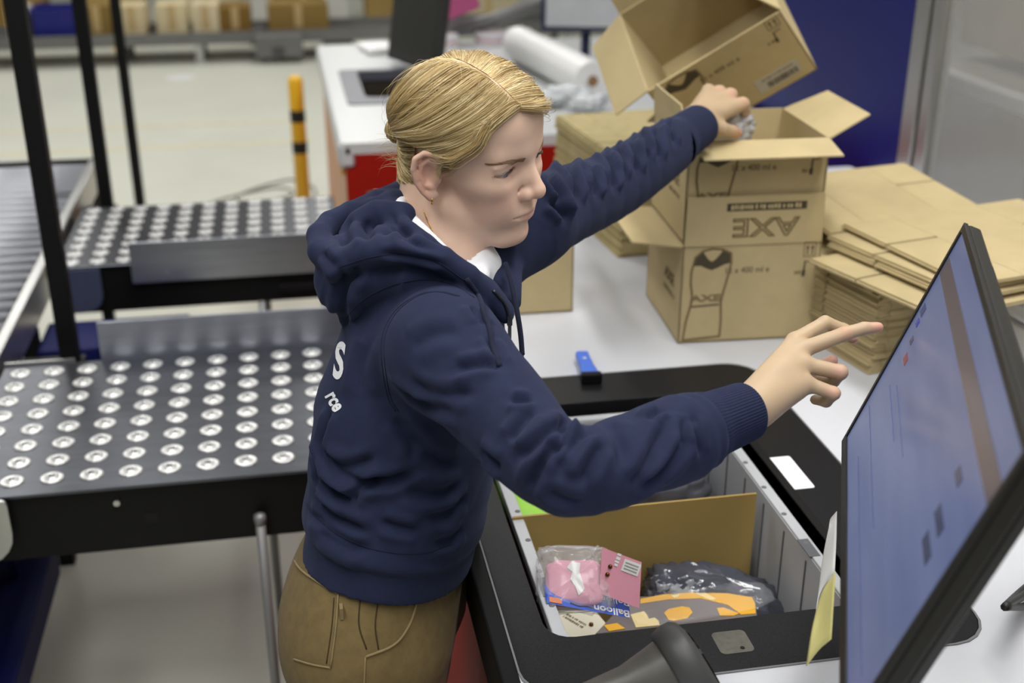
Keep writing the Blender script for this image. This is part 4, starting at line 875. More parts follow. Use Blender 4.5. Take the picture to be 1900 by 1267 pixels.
def handsdf_far(P):
    wr = at(1290, 226, 2.135); mc = mk([(1378, 192, 2.195), (1356, 175, 2.215), (1335, 170, 2.235), (1314, 167, 2.25)]); d = None
    for k, m in enumerate(mc):
        e = s_chain(P, [wr, wr*.4+m*.6, m], [.022, .0165, .0118 if k < 3 else .0105]); d = e if d is None else smin(d, e, .014)
    d = smin(d, s_cap(P, wr, at(1262, 246, 2.09), .0245, .0235), .012)
    fs = [[(1378, 192, 2.195), (1386, 222, 2.235), (1372, 240, 2.222), (1358, 238, 2.205)], [(1356, 175, 2.215), (1368, 206, 2.262), (1360, 232, 2.25), (1350, 236, 2.225)],
          [(1335, 170, 2.235), (1348, 200, 2.285), (1345, 226, 2.272), (1338, 232, 2.245)], [(1314, 167, 2.25), (1328, 192, 2.295), (1330, 216, 2.285), (1325, 222, 2.262)]]
    for f_ in fs: d = smin(d, fchain(P, mk(f_), (.0118, .0100, .0085, .0075)), .005)
    d = smin(d, s_chain(P, mk([(1310, 228, 2.135), (1338, 238, 2.150), (1358, 243, 2.172), (1368, 247, 2.19)]), (.016, .0125, .0105, .0085), .004), .010)
    return d
def bbox(L, m): L = np.array(L); return L.min(0)-m, L.max(0)+m
def skin_hand(V, pts):
    c = np.tile(np.array(lin((178, 154, 124))), (len(V), 1))
    for p, r, w_, col in pts:
        k = w_*np.exp(-((V-p)**2).sum(1)/r**2)[:, None]; c = c*(1-k)+np.array(lin(col))*k
    return c*(1+.04*vnoise(V.astype(np.float32), 70, 5)[:, None])
kn = [(at(1632, 606, 1.448), .012, .55, (224, 150, 140)), (at(1567, 614, 1.44), .009, .35, (210, 150, 128)), (at(1559, 690, 1.42), .011, .4, (216, 156, 140)), (at(1547, 729, 1.405), .010, .4, (216, 156, 140)), (at(1544, 669, 1.485), .012, .5, (222, 150, 140)), (at(1582, 628, 1.47), .012, .5, (222, 150, 140))]
kf = [(at(1378, 192, 2.19), .013, .4, (214, 150, 130)), (at(1356, 175, 2.2), .012, .4, (214, 150, 130)), (at(1335, 170, 2.22), .012, .4, (214, 150, 130)), (at(1368, 246, 2.18), .015, .6, (206, 120, 90))]
# ------------------------------------------------------------------ joints and the hidden body
HIP = np.array((.084, 1.385, .935)); SR = np.array((.160, 1.265, 1.343)); SL = np.array((.322, 1.592, 1.385)); ER = at(1050, 872, 1.245); WR = at(1372, 772, 1.372); WL = at(1290, 226, 2.135); EL = at(1146, 336, 1.925)
AX = NT-HIP; AL = np.linalg.norm(AX); AX = AX/AL; FP = FW-AX*(AX@FW); FP /= np.linalg.norm(FP); LP_ = np.cross(AX, FP)
def legs(P, r):
    d = None
    for s, kx in ((-1, .05), (1, .045)):
        h = HIP+LF_*s*.082+np.array((0, 0, -.04)); k_ = np.array((kx, h[1]+s*.01, .50)); a = np.array((.01, h[1]+s*.015, .07))
        e = s_chain(P, [h, k_, a], [.092+r, .066+r, .045+r*2.2]); d = e if d is None else smin(d, e, .03)
    return smin(d, s_ell(P, HIP+np.array((-.012, 0, -.01)), (.105+r, .165+r, .11+r), np.stack([FW, LF_, (0, 0, 1)], 1)), .05)
SHM = NT-FW*.035-np.array((0, 0, .045))
def trunk(P):
    q = P-HIP; s = q@AX/AL; a = q@FP; b = q@LP_; ra = np.interp(s, [0, .3, .7, 1], [.095, .085, .085, .05]); rb = np.interp(s, [0, .3, .7, 1], [.15, .125, .15, .07])
    d = (np.sqrt((a/ra)**2+(b/rb)**2)-1)*.08; d = np.maximum(d, np.maximum(-s*AL, (s-.86)*AL)); d = smin(d, s_chain(P, [SR, SHM, SL], [.036, .046, .036]), .04)
    for c_ in ((SR, ER, WR), (SL, EL, WL)): d = smin(d, s_chain(P, c_, [.036, .025, .021]), .03)
    d = smin(d, legs(P, -.014), .04)
    for s in (-1, 1): d = smin(d, s_cap(P, np.array((.01, HIP[1]+s*.098, .05)), np.array((.14, HIP[1]+s*.105, .035)), .035, .03), .02)
    return d
def bodysdf(P):
    d = trunk(P)
    d = smin(d, near(P, lambda q: headsdf(toH(q).astype(np.float32)), HO+np.array((.0, 0, -.02)), .20), .012)
    d = smin(d, near(P, handsdf_near, at(1470, 700, 1.42), .19), .006); return smin(d, near(P, handsdf_far, at(1335, 205, 2.18), .15), .006)
lo, hi = bbox([HIP-.3, SL+.1, WL, WR, ER, at(1640, 606, 1.46), at(1400, 190, 2.3)], .05)
V_, F_ = surfx(bodysdf, [axis(-.20, (.10, .010), (.36, .0021), (.48, .0035), (.69, .0021), (.80, .004), (.86, .008)), axis(1.0, (1.10, .010), (1.25, .0021), (1.36, .004), (1.60, .0021), (1.95, .008), (2.20, .0026), (2.24, .005)), axis(-.01, (1.16, .014), (1.24, .005), (1.42, .0021), (1.65, .0021), (1.67, .005))])
V_ = relax(V_, F_, 1, .35); Vl = toH(V_); dh = np.linalg.norm(V_-HO, axis=1); isH = (dh < .19)
ORG = np.array((.05, HIP[1], 0))
person = meshobj('person', V_-ORG, F_, SKIN, None, True); person.location = ORG
cc_ = np.tile(BASE, (len(V_), 1)); cc_[isH] = skin_head(Vl[isH])
for k_, c_ in ((kn, at(1470, 700, 1.42)), (kf, at(1335, 205, 2.18))):
    m = np.linalg.norm(V_-c_, axis=1) < .19; cc_[m] = skin_hand(V_[m], k_)
paint(person, cc_)
tag(person, 'person in a navy hoodie and khaki trousers pointing at the monitor', 'person')
mF = isH[F_].all(1); ix = np.full(len(V_), -1); ix[isH] = np.arange(isH.sum()); Vh, Fh = Vl[isH], ix[F_[mF]]
def wear(name, v, f, m, smooth=True, par=None):
    o = meshobj(name, np.asarray(v)-ORG if par is None else v, f, m, person if par is None else par, smooth); return o
# eyes
EYW = mat('eye_white', (226, 216, 212), .12, spec=.7); IRIS = mat('iris_blue_grey', (96, 118, 140), .1, spec=.8); PUP = mat('pupil', (8, 8, 10), .1)
gz = np.array((.93, .03, -.30)); gz /= np.linalg.norm(gz)
for s in (-1, 1):
    c = np.array((EC[0], s*EC[1], EC[2])); g_ = gz
    R_ = np.stack([np.cross((0, 1, 0), g_)/np.linalg.norm(np.cross((0, 1, 0), g_)), np.array((0, 1, 0))-g_*g_[1], g_], 1); R_[:, 1] /= np.linalg.norm(R_[:, 1])
    b = MB(); b.lathe([(.0001, -ER_)]+[(ER_*math.sin(a), -ER_*math.cos(a)) for a in np.linspace(.2, math.pi-.40, 18)]+[(.0064, .01705)], c, 24, R_); b.v = [tuple(toW(np.array(v))-ORG) for v in b.v]; e = b.build('eye', EYW, person, smooth=True)
    b = MB(); b.lathe([(.0068, .0167), (.0062, .0175), (.0040, .0181), (.0029, .0183)], c, 24, R_); b.v = [tuple(toW(np.array(v))-ORG) for v in b.v]; b.build('iris', IRIS, e, smooth=True)
    b = MB(); b.lathe([(.0030, .0182), (.0020, .0185), (.0001, .0186)], c, 16, R_); b.v = [tuple(toW(np.array(v))-ORG) for v in b.v]; b.build('pupil', PUP, e, smooth=True)
HBVH = BVHTree.FromPolygons([Vector(v) for v in Vh], [tuple(map(int, f)) for f in Fh])
def onhead(p, lift=0.):
    h = HBVH.find_nearest(Vector(p)); return np.array(h[0])+np.array(h[1])*lift
def strands(name, paths, r, m, n=3, taper=True, world=False, tint=None):
    V = []; F = []
    for i, p in enumerate(paths):
        p = np.asarray(p); N = len(p); t = np.gradient(p, axis=0); t /= np.linalg.norm(t, axis=1)[:, None]+1e-9; u = np.cross(t, np.array((.31, .62, .72))); u /= np.linalg.norm(u, axis=1)[:, None]+1e-9; w_ = np.cross(t, u)
        rr = (r[i] if hasattr(r, '__len__') else r)*(np.clip(1.15-np.linspace(0, 1, N)**3, .25, 1) if taper else np.ones(N)); o = len(V)*0+sum_[0] if False else len(V)
        for k in range(n):
            q = 2*math.pi*k/n; V_k = p+(u*math.cos(q)+w_*math.sin(q))*rr[:, None]
            V.append(V_k)
        F.append((len(V)-n, N))
    # flatten
    off = 0; VV = np.concatenate(V); FF = []; pos = 0; starts = []
    for a in V: starts.append(pos); pos += len(a)
    for k0, N in F:
        s = np.array(starts[k0:k0+n]); i = np.arange(N-1)
        for k in range(n): a = s[k]+i; b_ = s[(k+1) % n]+i; FF.append(np.stack([a, b_, b_+1, a+1], 1))
    FF = np.concatenate(FF); o = meshobj(name, (VV if world else toW(VV))-ORG, FF, m, person, True)
    if tint is not None: paint(o, np.concatenate([np.repeat(tint[i][None], len(paths[i])*n, 0) for i in range(len(paths))]))
    return o
# brows and lashes
BROW = mat('brow_hair', (146, 114, 82), .6); br = []; la = []
for s in (-1, 1):
    for i in range(190):
        x = RNG.uniform(0, 1)**1.35; c0 = np.array((.087-.020*x**1.6, s*(.014+.038*x), .0300+.0030*math.sin(x*2.4)-.002*x)); c0[2] += RNG.uniform(-.0030, .0030)*(1.1-.75*x)
        d_ = np.array((-.003-.005*x, s*.0065, .0022-.003*x)); p = [onhead(c0, .0001), onhead(c0+d_*.5, .0006), onhead(c0+d_, .0003)]; br.append(p)
    for i in range(44):
        x = i/43; sy = (x-.5)*1.86; w_ = max(0., 1-sy*sy); el = LUP*w_**.6-.05-.07*sy*1.2; rc_ = math.sqrt(max(.05, 1-(sy*EW/LR)**2))*LR
        b0 = np.array((EC[0]+rc_*math.cos(el), s*(EC[1]+sy*EW), EC[2]+rc_*math.sin(el))); la.append([b0, b0+np.array((.0014, s*(sy*.0014+.0004), -.0014)), b0+np.array((.0026, s*(sy*.0024+.0008), -.0018))])
for k_ in range(2): strands('eyebrow', br[k_*190:k_*190+190], .00030, BROW)['kind'] = 'stuff'; strands('eyelashes', la[k_*44:k_*44+44], .00030, mat('lash', (92, 68, 52), .6))['kind'] = 'stuff'
def hit(bvh, u, v, lift=.0):
    r = ray(u, v); r = r/np.linalg.norm(r); h = bvh.ray_cast(Vector(CAM), Vector(r))
    if h[0] is None: return None
    return np.array(h[0])+np.array(h[1])*lift
# ------------------------------------------------------------------ clothes
def fabric(name, rgb, scale, var=.12, rough=.9, rib=None, bs=.25):
    m = mat(name, rgb, rough, var=(60, var), bump=(scale, bs, .0006), spec=.25); b = m.node_tree.nodes['Principled BSDF']; b.inputs['Sheen Weight'].default_value = .14; b.inputs['Sheen Roughness'].default_value = .5; b.inputs['Sheen Tint'].default_value = (*lin((120, 130, 170)), 1); return m
NAVY = fabric('navy_fleece', (30, 36, 61), 900); NAVY2 = fabric('navy_rib', (28, 34, 59), 900); KHAKI = fabric('khaki_canvas', (112, 96, 62), 700, .14); TEE = fabric('white_cotton', (232, 234, 238), 900, .04)
MATS['khaki_canvas'].node_tree.nodes['Principled BSDF'].inputs['Sheen Weight'].default_value = .08
MATS['white_cotton'].node_tree.nodes['Principled BSDF'].inputs['Sheen Weight'].default_value = 0
def crease(x): f = x-np.floor(x); return (1-np.abs(2*f-1)**2.2)-.62   # soft rolls with a sharp valley between
def ridge(x): return 1-2*np.abs(np.sin(x))**.8
nearpath = np.array(catmull([SR, SR*.5+ER*.5+np.array((0, 0, -.004)), ER, ER*.5+WR*.5+np.array((0, 0, -.004)), at(1385, 762, 1.382)], 4))
farpath = np.array(catmull([SL, EL, at(1298, 232, 2.125)], 5))
def env(t, c, w_): return np.exp(-((t-c)/w_)**2)
def sleeve(P, path, base, which):
    d, t, off = chain_param(P, path)
    ph = np.arctan2(off@UV_.astype(np.float32), off@(RV*.6-FV*.8).astype(np.float32))
    r = np.interp(t, base[0], base[1]).astype(np.float32)
    if which == 'near':
        n1 = vnoise(P, 10, 11)
        r += .0035*crease(t*9+.55*np.cos(ph-1.3)+.55*n1)*env(t, .53, .13)*(.25+.75*np.clip(np.cos(ph-1.0), 0, 1))
        r += .0030*crease(t*5+.5*ph+.6*n1)*env(t, .62, .22)*(.4+.6*np.clip(np.cos(ph+1.2), 0, 1))
        r += .0025*crease(t*6-.45*ph+.5*n1)*env(t, .16, .14)*np.clip(np.cos(ph+.6), 0, 1)+.0020*crease(t*18+.3*ph+.5*n1)*env(t, .83, .05)+.0030*n1
    else:
        n1 = vnoise(P, 11, 21); r += .0016*crease(t*11+.35*np.sin(ph+1.)+.75*n1)*(.25+.75*env(t, .36, .26))*(.65+.35*np.cos(ph-.3))+.0036*n1
    return np.maximum((d-r)*.92, (t-.872)*(.56 if which == 'near' else .52))
def torso(P, grow=0.):
    q = P-HIP; s = (q@AX/AL).astype(np.float32); a = q@FP; b = q@LP_; ph = np.arctan2(b, a)
    ra = np.interp(s, [.11, .20, .235, .32, .55, .8, 1.0], [.110, .110, .116, .119, .122, .102, .055])+grow; rb = np.interp(s, [.11, .20, .235, .32, .55, .8, 1.0], [.170, .168, .174, .166, .160, .150, .075])+grow
    a = a-np.interp(s, [0, .3, .6, 1], [-.006, -.004, -.016, -.012])
    d = (np.abs(a/ra)**2.2+np.abs(b/rb)**2.2)**(1/2.2); d = (d-1)*.115
    lo_ = env(s, .28, .16); side = (.5-.5*np.cos(ph+1.2))
    n1 = vnoise(P, 8, 31); fold = .0050*crease(s*8+.9*np.sin(ph*.9+.8)+.75*n1)*lo_*(.3+.7*side)+.005*n1*(.4+lo_)+.0045*crease(s*4-.75*ph+.6*n1)*env(s, .52, .2)*np.clip(-np.sin(ph), 0, 1)
    d = d-fold*np.clip((s-.215)/.03, 0, 1)+.0022*env(s, .218, .008)
    hem = -.055-.0*s
    return d, s
NECK = [toW((-.028, 0, -.02)), NB+np.array((-.005, 0, .0)), NB-np.array((.01, 0, .06))]
def px(L): return [at(*p).astype(np.float32) for p in L]
rim = px([(742, 352, 1.64), (700, 372, 1.585), (650, 394, 1.545), (612, 412, 1.515), (592, 436, 1.485), (596, 466, 1.460), (628, 486, 1.435), (692, 466, 1.415), (760, 462, 1.405), (820, 480, 1.41), (868, 512, 1.42), (908, 548, 1.435), (938, 585, 1.45)])
rim2 = px([(742, 352, 1.64), (800, 360, 1.69), (880, 400, 1.70), (930, 450, 1.66), (948, 500, 1.60), (950, 560, 1.53)])
edge = px([(940, 572, 1.455), (905, 532, 1.445), (846, 498, 1.432), (790, 458, 1.434), (745, 428, 1.462), (722, 398, 1.52), (730, 368, 1.58), (790, 380, 1.65), (870, 420, 1.66), (912, 465, 1.63), (928, 525, 1.55)])
def hood(P):
    d = s_chain(P, rim, [.013, .014, .014, .014, .015, .016, .017, .017, .016, .015, .014, .012, .010], .004)
    d = np.minimum(d, s_chain(P, rim2, [.014, .016, .018, .017, .015, .012]))
    bag = s_chain(P, px([(640, 548, 1.475), (632, 520, 1.485), (655, 488, 1.49), (700, 500, 1.47), (770, 500, 1.455), (840, 522, 1.45)]), [.024, .030, .040, .044, .042, .026], .02)
    bag = smin(bag, s_chain(P, px([(650, 470, 1.53), (700, 440, 1.57), (760, 420, 1.62)]), [.034, .042, .04]), .03)
    bag = smin(bag, s_chain(P, px([(640, 590, 1.505), (650, 560, 1.50)]), [.012, .024]), .02)
    bag = smin(bag, s_chain(P, px([(680, 520, 1.56), (760, 470, 1.62)]), [.045, .045]), .03)
    bag = smax(bag, -s_chain(P, px([(622, 446, 1.485), (668, 428, 1.515), (712, 410, 1.55)]), [.012, .020, .018]), .012)
    bag = smax(bag, -s_chain(P, px([(650, 520, 1.425), (700, 488, 1.41), (790, 488, 1.40), (840, 506, 1.405)]), [.012, .012, .010, .006]), .010)
    bag = bag-.0035*vnoise(P, 28, 41)-.0030*ridge(np.pi*(1.5*vnoise(P, 6, 43)+((P-NB)@FP)*22))
    d = smin(d, bag, .012)
    fold = s_chain(P, px([(748, 398, 1.49), (700, 396, 1.50), (668, 414, 1.495), (652, 440, 1.485)]), [.016, .018, .017, .013]); d = smin(d, fold, .006)
    fold = s_chain(P, px([(745, 375, 1.57), (700, 385, 1.555), (660, 402, 1.54)]), [.014, .015, .013]); d = smin(d, fold, .006)
    d = smin(d, s_chain(P, edge, [.008, .011, .013, .014, .014, .014, .014, .014, .014, .012, .009]), .010)
    return d
def hoodie(P):
    d, s = torso(P); d = np.maximum(d, np.maximum(.135-s, s-.90)*AL)
    d = smin(d, s_chain(P, [SR, SHM+np.array((0, 0, -.005)), SL], [.054, .066, .054])-.003*vnoise(P, 18, 35), .06)
    d = np.maximum(d, np.maximum((-.045-s), (s-.93))*AL) if False else d
    d = smin(d, near(P, lambda q: sleeve(q, nearpath, ([0, .2, .45, .6, .8, .85, .87, 1], [.062, .058, .048, .047, .048, .043, .036, .035]), 'near'), nearpath.mean(0), .40), .04)
    d = smin(d, near(P, lambda q: sleeve(q, farpath, ([0, .2, .5, .85, .88, 1], [.060, .056, .053, .045, .040, .037]), 'far'), farpath.mean(0), .48), .030)
    cav = s_chain(P, NECK, [.050, .062, .045]); d = smax(d, -cav, .006)
    d = smin(d, near(P, hood, NB+np.array((-.05, 0, .02)), .34), .008)
    # open front below the chin down to the zip
    cv = s_chain(P, px([(892, 470, 1.53), (902, 515, 1.50), (920, 550, 1.475)]), [.030, .016, .003]); d = smax(d, -cv, .006)
    return d
hx = (axis(-.08, (.66, .0031)), axis(1.0, (1.60, .0031), (2.06, .0042)), axis(.92, (1.49, .0031)))
Vc, Fc = surfx(hoodie, hx, 1.25); Vc = relax(Vc, Fc, 1, .5)
def normals(V, F):
    n = np.cross(V[F[:, 2]]-V[F[:, 0]], V[F[:, 3]]-V[F[:, 1]]); N = np.zeros_like(V)
    for i in range(4): np.add.at(N, F[:, i], n)
    return N/(np.linalg.norm(N, axis=1)[:, None]+1e-12)
def press(V, F, lines):   # press creases with a soft roll on either side into a cloth surface
    bv = BVHTree.FromPolygons([Vector(v) for v in V], [tuple(map(int, f)) for f in F]); N = normals(V, F); D_ = np.zeros(len(V))
    for pts, A, w_ in lines:
        P = [hit(bv, p[0], p[1]) for p in catmull([(a, b_, 0) for a, b_ in pts], 5)]; P = [p for p in P if p is not None]
        if len(P) < 3: continue
        P = np.array(P); lo, hi = P.min(0)-5*w_, P.max(0)+5*w_; m = np.where(((V > lo) & (V < hi)).all(1))[0]
        if not len(m): continue
        d, t, off = chain_param(V[m].astype(np.float32), P); e = np.clip(np.minimum(t, 1-t)/.22, 0, 1); e = e*e*(3-2*e)*.92+.08
        D_[m] += (2.4 if pts[0][0] > 1000 and pts[0][1] < 420 else 1.35)*A*e*(-np.exp(-(d/w_)**2)+.62*np.exp(-((d-2.3*w_)/(1.25*w_))**2))
    return V+N*np.clip(D_, -.019, .015)[:, None]
CR_ = [ # near sleeve
 ([(1056, 779), (1039, 789), (983, 836), (955, 858)], .0075, .0052), ([(1053, 786), (1036, 825), (1018, 842)], .0075, .0045), ([(1047, 817), (1008, 856), (991, 887), (975, 912)], .0070, .0055),
 ([(1090, 797), (1050, 845), (1032, 885)], .0055, .0055), ([(1121, 820), (1099, 856), (1074, 900)], .0050, .006), ([(1232, 760), (1212, 767), (1203, 778)], .0060, .004), ([(1274, 806), (1250, 853), (1210, 890), (1172, 912)], .0055, .0060),
 ([(1238, 784), (1196, 867), (1160, 903)], .0050, .006), ([(944, 739), (966, 742), (990, 741)], .0050, .0045), ([(942, 822), (965, 790), (990, 760)], .0050, .005), ([(840, 687), (892, 675), (933, 681)], .0050, .0055),
 ([(757, 704), (812, 731), (888, 728)], .0050, .0060), ([(730, 715), (785, 748), (860, 764)], .0055, .0065), ([(905, 622), (921, 658), (928, 680)], .0045, .0045), ([(876, 566), (898, 602)], .0045, .005), ([(760, 650), (800, 622), (860, 615)], .0030, .008),
 ([(930, 870), (905, 850), (890, 835)], .006, .006), ([(1130, 780), (1150, 830), (1140, 880)], .004, .007), ([(1010, 905), (1040, 925), (1080, 935)], .004, .006),
 ([(1285, 765), (1292, 800), (1303, 850)], .0040, .0040), ([(1276, 770), (1268, 800), (1272, 830)], .0035, .0045),
 # torso
 ([(598, 828), (616, 856), (660, 864), (700, 845)], .0070, .0060), ([(602, 862), (648, 884), (720, 892), (780, 866)], .0075, .0060), ([(594, 890), (620, 912), (654, 934)], .0070, .0055), ([(650, 934), (668, 908), (706, 892)], .0060, .0055),
 ([(582, 914), (612, 952), (692, 994)], .0075, .0062), ([(574, 946), (632, 992), (696, 1026)], .0070, .0062), ([(590, 985), (640, 1018), (680, 1030)], .0050, .006), ([(702, 966), (736, 978), (780, 985)], .0055, .0055), ([(614, 756), (596, 824), (600, 862)], .0065, .0055),
 ([(580, 828), (590, 870), (588, 905)], .0055, .005), ([(760, 800), (800, 850), (850, 870)], .0060, .008), ([(740, 900), (800, 920), (860, 900)], .0060, .008), ([(780, 960), (830, 950), (870, 920)], .0055, .007), ([(730, 770), (760, 820), (770, 860)], .0050, .007),
 ([(800, 1010), (840, 1000), (862, 975)], .0045, .006), ([(690, 620), (670, 680), (668, 740)], .0030, .009),
 # far sleeve
 ([(1042, 300), (1064, 339), (1070, 370)], .0085, .0062), ([(1076, 288), (1098, 326), (1106, 364)], .0085, .0062), ([(1110, 274), (1132, 312), (1138, 350)], .0080, .0060), ([(1134, 262), (1149, 295), (1156, 330)], .0065, .0055), ([(1158, 246), (1176, 288), (1182, 320)], .0070, .0060),
 ([(1208, 220), (1217, 258), (1223, 296)], .0060, .0060), ([(1005, 322), (1036, 364), (1040, 400)], .0080, .0062), ([(1240, 215), (1246, 240), (1252, 268)], .0045, .005), ([(1015, 370), (1045, 395), (1050, 410)], .006, .006), ([(1185, 235), (1196, 262), (1202, 300)], .0045, .005),
 # hood
 ([(686, 398), (683, 420), (684, 448)], .0055, .0055), ([(717, 391), (746, 426), (776, 446)], .0050, .0055), ([(643, 488), (636, 526), (637, 588)], .0075, .0060), ([(668, 492), (648, 530), (642, 560)], .0065, .0060), ([(596, 466), (612, 486), (628, 496)], .0045, .0045), ([(700, 470), (760, 474), (830, 494)], .0035, .0035), ([(720, 420), (760, 445), (810, 470)], .0045, .005), ([(655, 400), (640, 430), (640, 455)], .0045, .005)]
Vc = press(Vc, Fc, CR_)
hoodo = wear('hoodie', Vc, Fc, NAVY)
def ribbed(path, t0, r0, r1, nrib, name):
    L = np.r_[0, np.cumsum(np.linalg.norm(np.diff(path, axis=0), axis=1))]; L /= L[-1]; g = lambda t: np.array([np.interp(t, L, path[:, k]) for k in range(3)])
    a, b_ = g(t0), path[-1]; ax = (b_-a); ln = np.linalg.norm(ax); ax /= ln; u = np.cross(ax, (0, 0, 1.)); u /= np.linalg.norm(u); v = np.cross(ax, u); n = nrib*4
    prof = [(-.004, r0+.0030, 0), (.004, r0+.0034, .6), (.012, r0+.0008, 1)]+[(x, r0+(r1-r0)*x/ln, 1) for x in np.linspace(.018, ln-.003, 7)]+[(ln, r1-.0004, .8), (ln+.0022, r1-.0025, .3), (ln+.001, r1-.0055, 0), (ln-.01, r1-.007, 0), (.01, r1-.009, 0)]
    V = [a+ax*x+(u*math.cos(q)+v*math.sin(q))*(r+k*.00055*math.cos(q*nrib)) for x, r, k in prof for q in np.linspace(0, 2*math.pi, n, endpoint=False)]
    F = [(i*n+k, i*n+(k+1) % n, (i+1)*n+(k+1) % n, (i+1)*n+k) for i in range(len(prof)-1) for k in range(n)]
    return meshobj(name, np.array(V)-ORG, F, NAVY2, person, True)
ribbed(nearpath, .858, .0375, .0335, 64, 'cuff'); ribbed(farpath, .835, .0410, .0370, 64, 'cuff')
CB = BVHTree.FromPolygons([Vector(v) for v in Vc], [tuple(map(int, f)) for f in Fc])
def seam(bvh, pts, r, m, name, par, lift=.0005, n=6, dens=6):
    P = [hit(bvh, u, v, lift) for u, v in [tuple(p) for p in catmull([(a, b_, 0) for a, b_ in pts], dens)[:]] ] if False else [hit(bvh, p[0], p[1], lift) for p in catmull([(a, b_, 0) for a, b_ in pts], dens)]
    P = [p for p in P if p is not None]
    Q = [P[0]]
    for p in P[1:]:
        if np.linalg.norm(p-Q[-1]) < .06: Q.append(p)
    b = MB(); b.tube([q-ORG for q in Q], r, n); return b.build(name, m, par, smooth=True)
SEAM = fabric('navy_seam', (22, 27, 48), 900)
# tee
def tee(P):
    d = s_chain(P, [SR*.5+SHM*.5, SHM, SL*.5+SHM*.5], [.045, .058, .045]); d = smin(d, s_cap(P, SHM, NB-np.array((.0, 0, .02))+FW*.012, .055, .058), .03)
    d = smin(d, s_chain(P, px([(741, 384, 1.53), (756, 402, 1.497), (788, 434, 1.478), (838, 484, 1.468), (878, 526, 1.480), (897, 512, 1.53), (888, 478, 1.58), (865, 440, 1.63), (800, 390, 1.64), (748, 370, 1.58), (741, 384, 1.53)]), [.009]*11), .012)
    d = smin(d, s_cap(P, NB-np.array((0, 0, .05)), NB-np.array((.03, .02, .25)), .06, .08), .03)
    return smax(d, -s_chain(P, NECK, [.047, .054, .020]), .004)
lo, hi = bbox([NB-.20, NB+.20], .0); hi[2] = NB[2]+.09; Vt, Ft = surface(tee, lo, hi, .0034); wear('tee_shirt', Vt, Ft, TEE)
# trousers
def trousers(P):
    d = legs(P, .0); q = P-HIP
    d = smin(d, s_ell(P, HIP+np.array((-.022, 0, -.01)), (.106, .168, .165), np.stack([FW, LF_, (0, 0, 1)], 1)), .04)
    d = d-.0040*vnoise(P, 14, 51)-.0035*ridge(np.pi*(1.3*vnoise(P, 5, 52)+(q@FW)*10+q[:, 2]*14))*np.clip((HIP[2]-.02-P[:, 2])/.08, 0, 1)
    td, s_ = torso(P, -.012); d = smin(d, np.maximum(td, np.maximum(-s_, s_-.30)*AL), .02); return np.maximum(d, (s_-.26)*AL)
Vt, Ft = surfx(trousers, [axis(-.14, (.22, .0042)), axis(1.16, (1.62, .0042)), axis(.04, (.66, .012), (1.07, .0040))]); Vt = relax(Vt, Ft, 2, .5); tro = wear('trousers', Vt, Ft, KHAKI)
TB = BVHTree.FromPolygons([Vector(v) for v in Vt], [tuple(map(int, f)) for f in Ft])
SEAMK = fabric('khaki_seam', (134, 118, 82), 700); SEAMD = fabric('khaki_seam_dark', (66, 54, 30), 700)
# shoes
for s in (-1, 1):
    b = MB(); y = HIP[1]+s*.10; b.prism(rrect(-.06, y-.045, .20, y+.045, [.04, .035, .035, .04]), 0, .025); b.v = [tuple(np.array(v)-ORG) for v in b.v]; sh = b.build('shoe', mat('shoe_sole', (210, 208, 200), .7), person)
    f_ = lambda P: smin(s_chain(P, [(-.02, y, .06), (.06, y, .055), (.15, y, .04)], [.05, .044, .034]), s_cap(P, (-.015, y, .06), (-.01, y, .11), .045, .046), .03)
    v, f = surface(lambda P: np.maximum(f_(P), .022-P[:, 2]), (-.09, y-.07, .0), (.21, y+.07, .14), .008); meshobj('shoe_upper', v-ORG, f, mat('shoe_black', (30, 30, 32), .6), sh, True)

# ------------------------------------------------------------------ seams, print, pockets
def sub(name, par, P, r, m, n=6): b = MB(); b.tube([q-ORG for q in P], r, n); return b.build(name, m, par, smooth=True)
for dx in (0, 5): seam(CB, [(848+dx, 549), (812+dx, 541), (776+dx, 547), (738+dx, 572), (716+dx, 605), (708+dx, 640), (711+dx, 690), (720+dx, 738), (734+dx, 762)], .0008, SEAM, 'armhole_seam', hoodo, .0002)
seam(CB, [(640, 592), (672, 556), (730, 528), (790, 518), (842, 528), (880, 552)], .0009, SEAM, 'hood_seam', hoodo, .0002)
seam(CB, [(630, 495), (690, 476), (760, 472), (815, 488), (862, 520)], .0007, SEAM, 'hood_stitch', hoodo, .0002)
seam(CB, [(914, 538), (936, 565), (945, 598), (950, 640), (952, 680)], .0022, mat('zip_black', (16, 17, 22), .4), 'zip', hoodo, .0006)
z0 = hit(CB, 943, 592, .004)
if z0 is not None: b = MB(); b.box(z0-ORG, (.006, .004, .011)); b.box(z0-ORG+np.array((0, 0, -.014)), (.004, .002, .018)); b.build('zip_pull', mat('zip_metal', (96, 96, 100), .3, 1), hoodo)
seam(CB, [(558, 905), (580, 950), (630, 992), (700, 1020), (780, 1026), (840, 1008)], .0009, SEAM, 'hem_seam', hoodo, .0002)
CORD = fabric('navy_cord', (24, 28, 46), 900)
cp = catmull([at(938, 488, 1.53), at(950, 530, 1.51), at(959, 575, 1.50), at(966, 620, 1.497), at(969, 658, 1.495)], 8); c_ = sub('drawstring', hoodo, cp, .0034, CORD)
sub('cord_tip', c_, [at(969, 657, 1.495), at(968, 676, 1.494)], .0022, mat('cord_tip_metal', (100, 92, 84), .3, 1))
seam(CB, [(866, 516), (886, 548), (904, 600), (916, 645), (928, 680)], .0030, CORD, 'drawstring', hoodo, .0012)
